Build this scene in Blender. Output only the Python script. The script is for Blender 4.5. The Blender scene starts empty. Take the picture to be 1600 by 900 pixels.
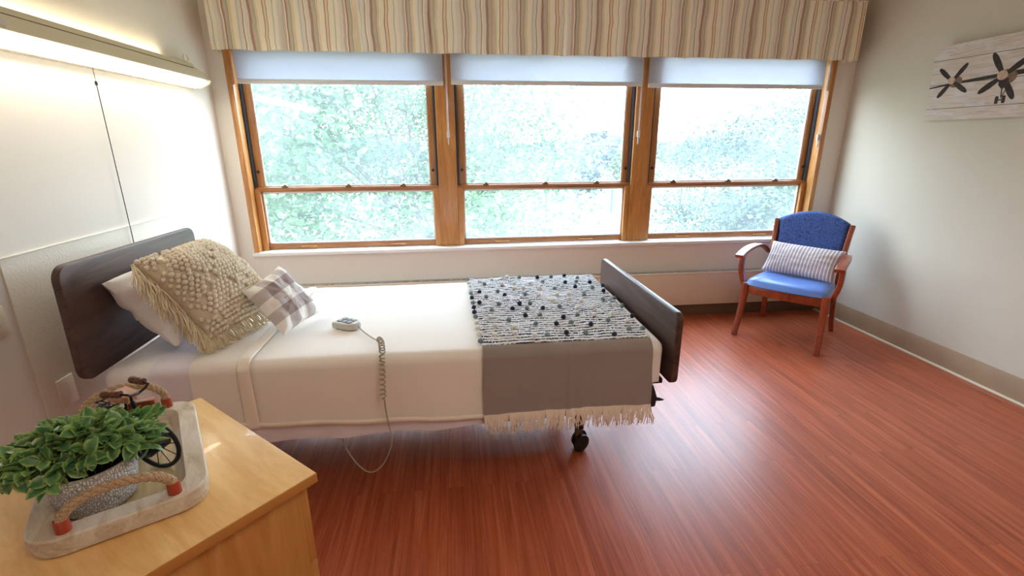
import bpy, bmesh, math, random
from mathutils import Vector, Matrix, noise

S = bpy.context.scene
COL = S.collection
rnd = random.Random(7)
PI = math.pi
MW = {}          # world matrices of the empties / parents


# ---------------------------------------------------------------- colour and materials
def lin(c):
    c /= 255.0
    return c / 12.92 if c <= 0.04045 else ((c + 0.055) / 1.055) ** 2.4


def rgb(r, g, b):
    return (lin(r), lin(g), lin(b), 1.0)


class NT:
    def __init__(s, name):
        s.m = bpy.data.materials.new(name)
        s.m.use_nodes = True
        s.t = s.m.node_tree
        s.b = s.t.nodes['Principled BSDF']
        s.out = s.t.nodes['Material Output']

    def n(s, kind, **kw):
        nd = s.t.nodes.new(kind)
        for k, v in kw.items():
            if hasattr(nd, k) and k not in nd.inputs:
                setattr(nd, k, v)
            else:
                nd.inputs[k].default_value = v
        return nd

    def l(s, a, b):
        s.t.links.new(a, b)

    def coords(s, kind='Object', scale=(1, 1, 1), rot=(0, 0, 0)):
        tc = s.n('ShaderNodeTexCoord')
        mp = s.n('ShaderNodeMapping')
        mp.inputs['Scale'].default_value = scale
        mp.inputs['Rotation'].default_value = rot
        s.l(tc.outputs[kind], mp.inputs['Vector'])
        return mp.outputs['Vector']

    def noise(s, vec, scale, detail=4, rough=.55, dist=0):
        nd = s.n('ShaderNodeTexNoise')
        nd.inputs['Scale'].default_value = scale
        nd.inputs['Detail'].default_value = detail
        nd.inputs['Roughness'].default_value = rough
        nd.inputs['Distortion'].default_value = dist
        s.l(vec, nd.inputs['Vector'])
        return nd.outputs['Fac']

    def ramp(s, fac, stops, interp='LINEAR'):
        nd = s.n('ShaderNodeValToRGB')
        nd.color_ramp.interpolation = interp
        e = nd.color_ramp.elements
        while len(e) < len(stops):
            e.new(0.5)
        for i, (p, c) in enumerate(stops):
            e[i].position = p
            e[i].color = c
        s.l(fac, nd.inputs['Fac'])
        return nd.outputs['Color']

    def mix(s, fac, a, b, mode='MIX'):
        nd = s.n('ShaderNodeMix')
        nd.data_type = 'RGBA'
        nd.blend_type = mode
        for v, k in ((fac, 0), (a, 6), (b, 7)):
            if hasattr(v, 'is_linked') or hasattr(v, 'links'):
                s.l(v, nd.inputs[k])
            else:
                nd.inputs[k].default_value = v
        return nd.outputs[2]

    def math(s, op, a, b=None):
        nd = s.n('ShaderNodeMath')
        nd.operation = op
        for i, v in enumerate((a, b)):
            if v is None:
                continue
            if hasattr(v, 'links'):
                s.l(v, nd.inputs[i])
            else:
                nd.inputs[i].default_value = v
        return nd.outputs[0]

    def bump(s, h, strength=.2, dist=.01):
        nd = s.n('ShaderNodeBump')
        nd.inputs['Strength'].default_value = strength
        nd.inputs['Distance'].default_value = dist
        s.l(h, nd.inputs['Height'])
        s.l(nd.outputs['Normal'], s.b.inputs['Normal'])


def plain(name, c, rough=.5, metal=0, spec=.5, bump=None, var=0, sheen=0, vscale=8):
    t = NT(name)
    t.b.inputs['Base Color'].default_value = c
    t.b.inputs['Roughness'].default_value = rough
    t.b.inputs['Metallic'].default_value = metal
    t.b.inputs['Specular IOR Level'].default_value = spec
    if sheen:
        t.b.inputs['Sheen Weight'].default_value = sheen
    if bump or var:
        v = t.coords()
    if var:
        f = t.noise(v, vscale, 5)
        d = tuple(x * (1 - var) for x in c[:3]) + (1,)
        u = tuple(min(1, x * (1 + var)) for x in c[:3]) + (1,)
        t.l(t.ramp(f, [(.3, d), (.7, u)]), t.b.inputs['Base Color'])
    if bump:
        sc, st = bump
        t.bump(t.noise(v, sc, 3), st, .004)
    return t.m


def wood(name, dark, light, stretch=(8, 8, .6), rough=.4, coat=0, fine=1.0, spec=.5):
    t = NT(name)
    v = t.coords('Object', stretch)
    f = t.noise(v, 2.2, 8, .62, 1.2)
    c = t.ramp(f, [(.32, dark), (.66, light)])
    v2 = t.coords('Object', tuple(x * 6 for x in stretch))
    f2 = t.noise(v2, 3, 3, .5)
    c2 = t.ramp(f2, [(.35, (.78, .78, .78, 1)), (.6, (1, 1, 1, 1))])
    t.l(t.mix(.6 * fine, c, c2, 'MULTIPLY'), t.b.inputs['Base Color'])
    t.b.inputs['Roughness'].default_value = rough
    t.b.inputs['Specular IOR Level'].default_value = spec
    t.b.inputs['Coat Weight'].default_value = coat
    t.bump(f2, .05, .002)
    return t.m


def fabric(name, c, rough=.9, weave=900, wr=.25, bigwrinkle=.0, var=.05):
    t = NT(name)
    v = t.coords()
    t.b.inputs['Roughness'].default_value = rough
    t.b.inputs['Specular IOR Level'].default_value = .15
    t.b.inputs['Sheen Weight'].default_value = .15
    f = t.noise(v, 6, 5)
    d = tuple(x * (1 - var) for x in c[:3]) + (1,)
    t.l(t.ramp(f, [(.3, d), (.7, c)]), t.b.inputs['Base Color'])
    h = t.noise(v, weave, 2)
    h2 = t.noise(v, 9, 4, .55, .8)
    hh = t.math('ADD', t.math('MULTIPLY', h, wr), t.math('MULTIPLY', h2, bigwrinkle * 8))
    t.bump(hh, .35, .003)
    return t.m


M = {}
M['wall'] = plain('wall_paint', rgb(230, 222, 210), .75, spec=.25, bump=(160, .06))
M['wall_r'] = plain('wall_paint_dimmed', rgb(201, 192, 176), .75, spec=.25, bump=(160, .06))  # same wall paint darkened, this side's weaker light put into the colour
M['panel'] = plain('wall_panel_stipple', rgb(228, 221, 205), .6, spec=.3, bump=(110, .55))
M['rail'] = plain('cream_strip', rgb(240, 234, 218), .5)
M['ceil'] = plain('ceiling_paint', rgb(236, 232, 222), .9)
M['base'] = plain('tan_vinyl_base', rgb(160, 134, 106), .55, var=.06)
M['caulk'] = plain('pale_caulk', rgb(226, 214, 190), .5)
M['oak'] = wood('honey_oak', rgb(176, 112, 52), rgb(214, 154, 88), (7, 7, .7), .35, .2)
M['oakh'] = wood('honey_oak_rail', rgb(150, 92, 46), rgb(190, 130, 76), (.7, 7, 7), .38, .1)
M['sash'] = wood('sash_oak', rgb(158, 104, 56), rgb(200, 146, 92), (7, 7, .7), .4, .1)
M['track'] = plain('dark_jamb_liner', rgb(52, 56, 66), .5)
M['screen_edge'] = plain('pale_glazing_strip', rgb(222, 216, 222), .5)
M['sill'] = plain('white_sill', rgb(240, 238, 232), .35, var=.02)
M['brass'] = plain('dull_brass', rgb(120, 100, 66), .4, .8)
M['darkmetal'] = plain('dark_metal', rgb(40, 38, 40), .4, .6)
M['black'] = plain('black_rubber', rgb(22, 22, 24), .5)
M['blackmetal'] = plain('black_wire', rgb(26, 22, 22), .35, .3)
M['ivory'] = plain('ivory_plastic', rgb(226, 214, 192), .35)
M['cream_metal'] = plain('cream_enamel', rgb(226, 216, 186), .4)
M['grey_metal'] = plain('pale_grey_enamel', rgb(212, 208, 196), .4)
M['heater'] = plain('heater_enamel', rgb(222, 206, 184), .5, var=.02)
M['grille'] = plain('heater_grille_enamel', rgb(176, 178, 176), .45)
M['kick'] = plain('brown_kick', rgb(112, 88, 64), .6)
M['walnut'] = wood('dark_walnut_laminate', rgb(62, 44, 40), rgb(98, 72, 62), (9, .8, 9), .40, 0, 1, .45)
M['walnut_edge'] = plain('dark_edge_band', rgb(52, 38, 38), .35)
M['cherry'] = wood('cherry_stained_wood', rgb(112, 42, 20), rgb(160, 70, 36), (7, 7, 1.2), .3, .3)
M['maple'] = wood('maple_laminate', rgb(226, 174, 106), rgb(244, 204, 140), (1.4, 9, 9), .32, .15, .35)
M['maple_v'] = wood('maple_panel', rgb(182, 120, 58), rgb(204, 148, 84), (9, 9, 1.0), .38, .1, .4)
M['maple_edge'] = plain('maple_edge_band', rgb(190, 130, 66), .4)
M['sheet'] = fabric('white_sheet', rgb(240, 238, 240), .9, 900, .15, .06, .02)
M['lav'] = fabric('lavender_white_sheet', rgb(232, 226, 236), .9, 900, .15, .06, .02)
M['spread'] = fabric('ivory_bedspread', rgb(245, 239, 232), .9, 700, .25, .05, .02)
M['hem'] = fabric('ivory_hem', rgb(248, 240, 226), .9, 700, .2, .0, .02)
M['greythrow'] = fabric('grey_cotton', rgb(158, 148, 144), .95, 420, .5, .05, .10)
M['fringe'] = fabric('ecru_yarn', rgb(246, 236, 222), .95, 500, .3)
M['macrame'] = fabric('oatmeal_knots', rgb(234, 222, 200), .95, 420, .6, .0, .08)
M['macfringe'] = fabric('oatmeal_yarn', rgb(232, 216, 186), .95, 500, .3)
M['pom_white'] = fabric('white_pompom', rgb(240, 238, 234), .95, 300, .8)
M['pom_grey'] = fabric('grey_green_pompom', rgb(128, 148, 152), .95, 300, .8)
M['pom_dark'] = fabric('navy_pompom', rgb(48, 52, 74), .95, 300, .8)
M['vinyl'] = plain('blue_vinyl', rgb(98, 130, 196), .32, spec=.5, bump=(300, .1))
M['remote'] = plain('grey_plastic', rgb(196, 194, 186), .4)
M['remote_btn'] = plain('grey_buttons', rgb(150, 152, 156), .45)
M['cord'] = plain('grey_cord', rgb(170, 160, 142), .45)
M['paper'] = plain('pale_scrap', rgb(230, 226, 220), .8)
M['soil'] = plain('dark_soil', rgb(46, 36, 28), .95, bump=(90, .6))
M['stem'] = plain('green_stem', rgb(74, 96, 48), .6)
M['redwood'] = wood('red_brown_wood', rgb(120, 52, 28), rgb(160, 76, 44), (20, 20, 4), .4)
M['ferrule'] = plain('rust_red_ferrule', rgb(164, 62, 34), .4)
M['darkgrip'] = wood('dark_turned_wood', rgb(84, 46, 34), rgb(120, 70, 52), (20, 20, 4), .4)
M['seatwood'] = wood('pink_brown_wood', rgb(176, 116, 92), rgb(204, 146, 118), (20, 5, 20), .5)
M['trunk'] = plain('bark', rgb(74, 68, 64), .9, bump=(14, .8), var=.2)
M['post'] = plain('green_post', rgb(8, 62, 62), .5)


def floor_mat():
    t = NT('red_brown_plank_floor')
    v = t.coords('Object', (1, 1, 1), (0, 0, PI / 2))
    br = t.n('ShaderNodeTexBrick')
    br.offset = .37
    br.inputs['Color1'].default_value = (.2, .2, .2, 1)
    br.inputs['Color2'].default_value = (.8, .8, .8, 1)
    br.inputs['Mortar'].default_value = (.5, .5, .5, 1)
    br.inputs['Scale'].default_value = 1
    br.inputs['Mortar Size'].default_value = .0009
    br.inputs['Mortar Smooth'].default_value = .2
    br.inputs['Brick Width'].default_value = .92
    br.inputs['Row Height'].default_value = .076
    t.l(v, br.inputs['Vector'])
    g = t.coords('Object', (10, .34, 1))
    off = t.n('ShaderNodeVectorMath', operation='ADD')
    t.l(g, off.inputs[0])
    t.l(br.outputs['Color'], off.inputs[1])
    gr = t.noise(off.outputs[0], 3.2, 7, .65, .9)
    c = t.ramp(gr, [(.25, rgb(146, 66, 36)), (.5, rgb(194, 96, 60)), (.75, rgb(220, 126, 90))])
    tone = t.ramp(br.outputs['Color'], [(0, (.74, .74, .72, 1)), (1, (1.0, 1.0, 1.0, 1))])
    c = t.mix(.8, c, tone, 'MULTIPLY')
    c = t.mix(t.math('MULTIPLY', br.outputs['Fac'], .35), c, rgb(70, 28, 18))
    t.l(c, t.b.inputs['Base Color'])
    fine = t.noise(t.coords('Object', (52, .9, 1)), 3, 4, .6, .3)
    c = t.mix(.75, c, t.ramp(fine, [(.32, (.62, .58, .56, 1)), (.6, (1, 1, 1, 1))]), 'MULTIPLY')
    t.l(c, t.b.inputs['Base Color'])
    t.b.inputs['Roughness'].default_value = .36
    t.b.inputs['Specular IOR Level'].default_value = .5
    t.b.inputs['Coat Weight'].default_value = .14
    t.b.inputs['Coat Roughness'].default_value = .26
    t.bump(gr, .03, .001)
    return t.m


M['floor'] = floor_mat()


def glass_mat():
    t = NT('glare_veil_glass')  # translucent mix imitates glare washing out the view outside
    t.t.nodes.remove(t.b)
    tr = t.n('ShaderNodeBsdfTransparent')
    tr.inputs['Color'].default_value = (.97, 1, .985, 1)
    tl = t.n('ShaderNodeBsdfTranslucent')
    tl.inputs['Color'].default_value = (.93, .97, 1, 1)
    gl = t.n('ShaderNodeBsdfGlossy')
    gl.inputs['Roughness'].default_value = .02
    v = t.coords('Object', (1, 1, 1))
    f = t.noise(v, 1.6, 4, .6)
    mr = t.n('ShaderNodeMapRange')
    t.l(f, mr.inputs['Value'])
    mr.inputs['From Min'].default_value = .35
    mr.inputs['From Max'].default_value = .75
    mr.inputs['To Min'].default_value = .035
    mr.inputs['To Max'].default_value = .085
    m1 = t.n('ShaderNodeMixShader')
    t.l(mr.outputs[0], m1.inputs[0])
    t.l(tr.outputs[0], m1.inputs[1])
    t.l(tl.outputs[0], m1.inputs[2])
    m2 = t.n('ShaderNodeMixShader')
    m2.inputs[0].default_value = .035
    t.l(m1.outputs[0], m2.inputs[1])
    t.l(gl.outputs[0], m2.inputs[2])
    t.l(m2.outputs[0], t.out.inputs['Surface'])
    return t.m


def shade_mat():
    t = NT('sheer_white_shade')
    t.t.nodes.remove(t.b)
    tr = t.n('ShaderNodeBsdfTransparent')
    tl = t.n('ShaderNodeBsdfTranslucent')
    tl.inputs['Color'].default_value = rgb(192, 195, 204)
    df = t.n('ShaderNodeBsdfDiffuse')
    df.inputs['Color'].default_value = rgb(222, 224, 230)
    m1 = t.n('ShaderNodeMixShader')
    m1.inputs[0].default_value = .5
    t.l(tl.outputs[0], m1.inputs[1])
    t.l(df.outputs[0], m1.inputs[2])
    m2 = t.n('ShaderNodeMixShader')
    m2.inputs[0].default_value = .88
    t.l(tr.outputs[0], m2.inputs[1])
    t.l(m1.outputs[0], m2.inputs[2])
    t.l(m2.outputs[0], t.out.inputs['Surface'])
    return t.m


def emit_mat(name, c, st):
    t = NT(name)
    t.b.inputs['Base Color'].default_value = (.9, .9, .88, 1)
    t.b.inputs['Emission Color'].default_value = c
    t.b.inputs['Emission Strength'].default_value = st
    return t.m


M['glass'] = glass_mat()
M['shade'] = shade_mat()
M['shadebar'] = plain('shade_hem_fabric', rgb(226, 226, 226), .8)
M['clear'] = plain('clear_plastic', rgb(226, 226, 228), .2)


def valance_mat():
    t = NT('striped_valance_cloth')
    tc = t.n('ShaderNodeTexCoord')
    sx = t.n('ShaderNodeSeparateXYZ')
    t.l(tc.outputs['UV'], sx.inputs[0])
    wob = t.noise(t.coords('Object', (1, 1, 1)), 6, 2)
    w = t.math('MULTIPLY', t.math('SUBTRACT', wob, .5), .03)
    u = t.math('ADD', sx.outputs['X'], w)
    fr = t.math('FRACT', t.math('MULTIPLY', u, 1 / .395))
    cr, bg, tn, br_, te = rgb(250, 242, 220), rgb(236, 230, 216), rgb(240, 220, 182), rgb(184, 154, 130), rgb(164, 194, 178)
    gr = rgb(214, 198, 180)
    seq = [(0, cr), (.055, te), (.068, cr), (.13, bg), (.20, gr), (.245, cr), (.262, br_), (.292, gr), (.335, te),
           (.352, tn), (.40, cr), (.47, bg), (.49, te), (.50, bg), (.56, br_), (.575, cr), (.60, bg), (.66, br_), (.70, gr), (.755, te),
           (.77, tn), (.81, cr), (.90, br_), (.915, tn), (.955, br_), (.968, cr)]
    c = t.ramp(fr, seq, 'CONSTANT')
    t.l(c, t.b.inputs['Base Color'])
    t.b.inputs['Roughness'].default_value = .85
    t.b.inputs['Specular IOR Level'].default_value = .15
    t.bump(t.noise(t.coords('Object', (1, 1, 1)), 16, 3), .25, .01)
    return t.m


M['valance'] = valance_mat()


def stripe_pillow_mat():
    t = NT('taupe_white_ticking')
    tc = t.n('ShaderNodeTexCoord')
    sx = t.n('ShaderNodeSeparateXYZ')
    t.l(tc.outputs['UV'], sx.inputs[0])
    fr = t.math('FRACT', t.math('MULTIPLY', sx.outputs['X'], 22))
    a, b, d = rgb(176, 160, 162), rgb(238, 232, 226), rgb(146, 132, 142)
    c = t.ramp(fr, [(0, a), (.14, d), (.18, a), (.42, d), (.46, a), (.58, b), (.66, rgb(180, 164, 160)), (.72, b), (.92, a)], 'CONSTANT')
    t.l(c, t.b.inputs['Base Color'])
    t.b.inputs['Roughness'].default_value = .9
    t.b.inputs['Specular IOR Level'].default_value = .15
    t.bump(t.noise(t.coords('Object', (1, 1, 1)), 26, 3), .3, .006)
    return t.m


def gingham_mat():
    t = NT('taupe_white_gingham')
    tc = t.n('ShaderNodeTexCoord')
    sx = t.n('ShaderNodeSeparateXYZ')
    t.l(tc.outputs['UV'], sx.inputs[0])
    n_ = 2.4
    fx = t.math('GREATER_THAN', t.math('FRACT', t.math('MULTIPLY', sx.outputs['X'], n_)), .5)
    fy = t.math('GREATER_THAN', t.math('FRACT', t.math('MULTIPLY', sx.outputs['Y'], n_)), .5)
    f = t.math('MULTIPLY', t.math('ADD', fx, fy), .5)
    c = t.ramp(f, [(0, rgb(242, 238, 232)), (.25, rgb(200, 190, 188)), (.75, rgb(158, 142, 138))], 'CONSTANT')
    t.l(c, t.b.inputs['Base Color'])
    t.b.inputs['Roughness'].default_value = .9
    t.b.inputs['Specular IOR Level'].default_value = .15
    t.bump(t.noise(t.coords('Object', (1, 1, 1)), 22, 4), .35, .008)
    return t.m


def throw_mat():
    t = NT('black_white_ribbed_weave')
    tc = t.n('ShaderNodeTexCoord')
    sx = t.n('ShaderNodeSeparateXYZ')
    t.l(tc.outputs['UV'], sx.inputs[0])
    rows = 36
    fr = t.math('FRACT', t.math('ADD', t.math('MULTIPLY', sx.outputs['Y'], rows), t.math('MULTIPLY', t.noise(t.coords('UV', (1, 1, 1)), 5, 2), .7)))
    band = t.math('LESS_THAN', t.math('ABSOLUTE', t.math('SUBTRACT', fr, .5)), .31)
    dash = t.math('GREATER_THAN', t.noise(t.coords('UV', (70, 36, 1)), 1.6, 2), .43)
    gap = t.math('GREATER_THAN', t.noise(t.coords('UV', (4, 30, 1)), 1.3, 2), .36)
    f = t.math('MULTIPLY', t.math('MULTIPLY', band, dash), gap)
    wv = t.noise(t.coords('UV', (60, 60, 1)), 2, 3)
    wc = t.ramp(wv, [(.3, rgb(204, 204, 208)), (.6, rgb(238, 236, 234))])
    t.l(t.mix(f, wc, rgb(46, 50, 66)), t.b.inputs['Base Color'])
    t.b.inputs['Roughness'].default_value = .95
    t.b.inputs['Specular IOR Level'].default_value = .1
    t.bump(wv, .5, .006)
    return t.m


def navy_mat():
    t = NT('navy_woven_upholstery')
    v = t.coords('Object', (1, 1, 1))
    f = t.noise(v, 30, 2, .5, 2.5)
    f2 = t.math('LESS_THAN', t.math('ABSOLUTE', t.math('SUBTRACT', f, .5)), .05)
    c = t.mix(f2, rgb(56, 84, 150), rgb(18, 28, 66))
    w = t.noise(v, 260, 2)
    c = t.mix(t.math('MULTIPLY', w, .5), c, rgb(78, 100, 156))
    t.l(c, t.b.inputs['Base Color'])
    t.b.inputs['Roughness'].default_value = .85
    t.bump(w, .3, .003)
    return t.m


def pot_mat():
    t = NT('white_petal_relief')
    v = t.coords('UV', (1, 1, 1))
    vo = t.n('ShaderNodeTexVoronoi')
    vo.feature = 'DISTANCE_TO_EDGE'
    vo.inputs['Scale'].default_value = 100
    t.l(t.coords('UV', (1.0, .34, 1)), vo.inputs['Vector'])
    c = t.ramp(vo.outputs['Distance'], [(.04, rgb(176, 168, 164)), (.14, rgb(236, 233, 231))])
    t.l(c, t.b.inputs['Base Color'])
    t.b.inputs['Roughness'].default_value = .5
    t.bump(t.ramp(vo.outputs['Distance'], [(0, (0, 0, 0, 1)), (.25, (1, 1, 1, 1))]), .8, .004)
    return t.m


def leaf_mat(name, a, b, edge, trans=.25, rough=.4, nscale=14):
    t = NT(name)
    f = t.noise(t.coords('Object', (1, 1, 1)), nscale, 3)
    c = t.ramp(f, [(.3, a), (.7, b)])
    if edge:
        tc = t.n('ShaderNodeTexCoord')
        sx = t.n('ShaderNodeSeparateXYZ')
        t.l(tc.outputs['UV'], sx.inputs[0])
        e = t.ramp(t.math('ABSOLUTE', t.math('SUBTRACT', sx.outputs['X'], .5)), [(.2, (0, 0, 0, 1)), (.5, (1, 1, 1, 1))])
        c = t.mix(t.math('MULTIPLY', e, .75), c, edge)
    t.l(c, t.b.inputs['Base Color'])
    t.b.inputs['Roughness'].default_value = rough
    tl = t.n('ShaderNodeBsdfTranslucent')
    t.l(c, tl.inputs['Color'])
    mx = t.n('ShaderNodeMixShader')
    mx.inputs[0].default_value = trans
    t.l(t.b.outputs[0], mx.inputs[1])
    t.l(tl.outputs[0], mx.inputs[2])
    t.l(mx.outputs[0], t.out.inputs['Surface'])
    return t.m


def rope_mat():
    t = NT('jute_rope')
    v = t.coords('Object', (1, 1, 1))
    f = t.noise(v, 300, 3)
    t.l(t.ramp(f, [(.3, rgb(150, 120, 88)), (.7, rgb(206, 178, 144))]), t.b.inputs['Base Color'])
    t.b.inputs['Roughness'].default_value = .95
    t.bump(f, .6, .002)
    return t.m


def tray_mat():
    t = NT('whitewashed_wood')
    v = t.coords('Object', (9, 2.2, 9))
    f = t.noise(v, 3.5, 7, .65, 1.0)
    c = t.ramp(f, [(.30, rgb(176, 152, 122)), (.5, rgb(206, 192, 172)), (.72, rgb(222, 214, 204))])
    g = t.noise(t.coords('Object', (20, 20, 20)), 2, 4)
    c = t.mix(t.ramp(g, [(.62, (0, 0, 0, 1)), (.75, (.35, .35, .35, 1))]), c, rgb(120, 96, 74))
    t.l(c, t.b.inputs['Base Color'])
    t.b.inputs['Roughness'].default_value = .6
    t.bump(f, .15, .002)
    return t.m


def trayfloor_mat():
    t = NT('worn_yellow_grey_wood')
    v = t.coords('Object', (12, 2.0, 9))
    f = t.noise(v, 3.5, 7, .65, 1.0)
    c = t.ramp(f, [(.30, rgb(168, 144, 96)), (.5, rgb(200, 178, 132)), (.72, rgb(216, 202, 170))])
    t.l(c, t.b.inputs['Base Color'])
    t.b.inputs['Roughness'].default_value = .55
    return t.m


def canvas_mat():
    t = NT('whitewashed_plank_print')
    tc = t.n('ShaderNodeTexCoord')
    sx = t.n('ShaderNodeSeparateXYZ')
    t.l(tc.outputs['UV'], sx.inputs[0])
    f = t.noise(t.coords('UV', (3, 40, 1)), 2, 7, .7, .6)
    c = t.ramp(f, [(.3, rgb(158, 134, 116)), (.48, rgb(200, 186, 174)), (.7, rgb(214, 206, 200))])
    p = t.noise(t.coords('UV', (6, 6, 1)), 1.5, 5, .6)
    c = t.mix(t.ramp(p, [(.5, (0, 0, 0, 1)), (.6, (.8, .8, .8, 1))]), c, rgb(206, 202, 204))
    fr = t.math('FRACT', t.math('ADD', t.math('MULTIPLY', sx.outputs['Y'], 3.1), .52))
    ln = t.math('LESS_THAN', t.math('ABSOLUTE', t.math('SUBTRACT', fr, .02)), .014)
    c = t.mix(t.math('MULTIPLY', ln, .75), c, rgb(70, 52, 46))
    t.l(c, t.b.inputs['Base Color'])
    t.b.inputs['Roughness'].default_value = .8
    return t.m


def lawn_mat():
    t = NT('sunlit_grass')
    v = t.coords('Object', (.05, .22, 1))
    f = t.noise(v, 1.5, 6, .6, .4)
    t.l(t.ramp(f, [(.35, rgb(64, 82, 46)), (.6, rgb(100, 102, 68))]), t.b.inputs['Base Color'])
    t.b.inputs['Roughness'].default_value = .95
    return t.m


M['stripe'] = stripe_pillow_mat()
M['gingham'] = gingham_mat()
M['throw'] = throw_mat()
M['navy'] = navy_mat()
M['pot'] = pot_mat()
M['leaf'] = leaf_mat('plant_leaf', rgb(66, 112, 78), rgb(116, 160, 100), rgb(190, 214, 118), .2, .27, 26)
M['treeleaf'] = leaf_mat('tree_leaf', rgb(50, 88, 54), rgb(92, 124, 80), None, .3, .5, .7)
M['firleaf'] = leaf_mat('fir_leaf', rgb(38, 70, 38), rgb(84, 108, 48), None, .3, .6, .9)
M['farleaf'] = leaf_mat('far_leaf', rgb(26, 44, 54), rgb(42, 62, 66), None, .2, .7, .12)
M['bushleaf'] = leaf_mat('bush_leaf', rgb(28, 54, 46), rgb(62, 90, 70), None, .3, .5, .5)
M['rope'] = rope_mat()
M['tray'] = tray_mat()
M['trayfloor'] = trayfloor_mat()
M['canvas'] = canvas_mat()
M['paint_dark'] = plain('painted_dark_brown', rgb(52, 40, 38), .8, var=.3, vscale=40)
M['paint_mid'] = plain('painted_brown', rgb(122, 96, 78), .8, var=.25, vscale=50)
M['paint_light'] = plain('painted_tan', rgb(190, 164, 142), .8, var=.2, vscale=50)
M['canvas_edge'] = plain('canvas_edge', rgb(196, 184, 172), .8)
M['lawn'] = lawn_mat()
M['lens'] = emit_mat('glowing_lens', (1, .93, .80, 1), 7.5)
M['lens_top'] = emit_mat('glowing_top_lens', (1, .84, .56, 1), 6.5)
M['fill_glow'] = emit_mat('fill_light_glow', (1, .89, .76, 1), 2.2)  # glow of the added room fill, out of view


# ---------------------------------------------------------------- mesh building
class MB:
    def __init__(s):
        s.v, s.f, s.uv = [], [], []

    def add(s, verts, faces, uvs=None):
        o = len(s.v)
        s.v += [Vector(p) for p in verts]
        for i, f in enumerate(faces):
            g = []
            u = []
            for k, x in enumerate(f):
                if g and (x + o) in g:
                    continue
                g.append(x + o)
                u.append(uvs[x] if uvs else (0, 0))
            if len(g) >= 3:
                s.f.append(g)
                s.uv.append(u)
        return s

    def box(s, x0, x1, y0, y1, z0, z1, bev=.003, seg=2, mat=None):
        bm = bmesh.new()
        bmesh.ops.create_cube(bm, size=1)
        for v in bm.verts:
            v.co = Vector((x0 + (v.co.x + .5) * (x1 - x0), y0 + (v.co.y + .5) * (y1 - y0), z0 + (v.co.z + .5) * (z1 - z0)))
        return s.take(bm, bev, seg, mat)

    def take(s, bm, bev=0, seg=2, mat=None):
        if bev:
            bmesh.ops.bevel(bm, geom=list(bm.edges), offset=bev, segments=seg, profile=.5, affect='EDGES', clamp_overlap=True)
        if mat:
            bmesh.ops.transform(bm, matrix=mat, verts=bm.verts)
        bm.verts.index_update()
        s.add([v.co.copy() for v in bm.verts], [[v.index for v in f.verts] for f in bm.faces])
        bm.free()
        return s

    def prism(s, pts, axis, a, b, bev=.002, seg=2, mat=None):
        """polygon pts (2-D) extruded along axis from a to b"""
        def mk(p, t):
            return {'x': (t, p[0], p[1]), 'y': (p[0], t, p[1]), 'z': (p[0], p[1], t)}[axis]
        bm = bmesh.new()
        A = [bm.verts.new(mk(p, a)) for p in pts]
        B = [bm.verts.new(mk(p, b)) for p in pts]
        n = len(pts)
        bm.faces.new(A)
        bm.faces.new(B[::-1])
        for i in range(n):
            bm.faces.new((A[i], B[i], B[(i + 1) % n], A[(i + 1) % n]))
        bmesh.ops.recalc_face_normals(bm, faces=bm.faces)
        if bev:
            caps = [e for e in bm.edges if (e.verts[0] in A and e.verts[1] in A) or (e.verts[0] in B and e.verts[1] in B)]
            bmesh.ops.bevel(bm, geom=caps, offset=bev, segments=seg, profile=.5, affect='EDGES', clamp_overlap=True)
        return s.take(bm, 0, 2, mat)

    def tube(s, path, rad, seg=8, caps=True, flat=1.0, twist=None):
        P = [Vector(p) for p in path]
        n = len(P)
        T = []
        for i in range(n):
            d = P[min(i + 1, n - 1)] - P[max(i - 1, 0)]
            T.append(d.normalized() if d.length > 1e-9 else Vector((0, 0, 1)))
        ref = Vector((0, 0, 1)) if abs(T[0].z) < .9 else Vector((1, 0, 0))
        N = (ref - T[0] * ref.dot(T[0])).normalized()
        vs, fs, us = [], [], []
        for i in range(n):
            N = (N - T[i] * N.dot(T[i]))
            N = N.normalized() if N.length > 1e-6 else T[i].orthogonal().normalized()
            B = T[i].cross(N)
            r = rad[i] if isinstance(rad, (list, tuple)) else rad
            for k in range(seg):
                a = 2 * PI * k / seg
                rr = r
                if twist:
                    rr = r * (1 + .14 * abs(math.sin(1.5 * a + twist * i)) - .07)
                vs.append(P[i] + N * math.cos(a) * rr * flat + B * math.sin(a) * rr)
                us.append((k / seg, i / max(1, n - 1)))
        for i in range(n - 1):
            for k in range(seg):
                k2 = (k + 1) % seg
                fs.append((i * seg + k, i * seg + k2, (i + 1) * seg + k2, (i + 1) * seg + k))
        if caps:
            fs.append(tuple(range(seg))[::-1])
            fs.append(tuple((n - 1) * seg + k for k in range(seg)))
        return s.add(vs, fs, us)

    def lathe(s, prof, seg=24, mat=None, sx=1, sy=1):
        vs, fs, us = [], [], []
        n = len(prof)
        for i, (r, z) in enumerate(prof):
            for k in range(seg + 1):
                a = 2 * PI * k / seg
                vs.append(Vector((r * math.cos(a) * sx, r * math.sin(a) * sy, z)))
                us.append((k / seg, i / (n - 1)))
        for i in range(n - 1):
            for k in range(seg):
                a = i * (seg + 1) + k
                fs.append((a, a + 1, a + seg + 2, a + seg + 1))
        if mat:
            vs = [mat @ v for v in vs]
        s.add(vs, fs, us)
        return s

    def grid(s, fn, nu, nv, flip=False):
        vs, us, fs = [], [], []
        for j in range(nv + 1):
            for i in range(nu + 1):
                u, v = i / nu, j / nv
                vs.append(Vector(fn(u, v)))
                us.append((u, v))
        for j in range(nv):
            for i in range(nu):
                a = j * (nu + 1) + i
                q = (a, a + 1, a + nu + 2, a + nu + 1)
                fs.append(q[::-1] if flip else q)
        return s.add(vs, fs, us)

    def merge(s, d=1e-5):
        s._merge = d
        return s


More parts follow.
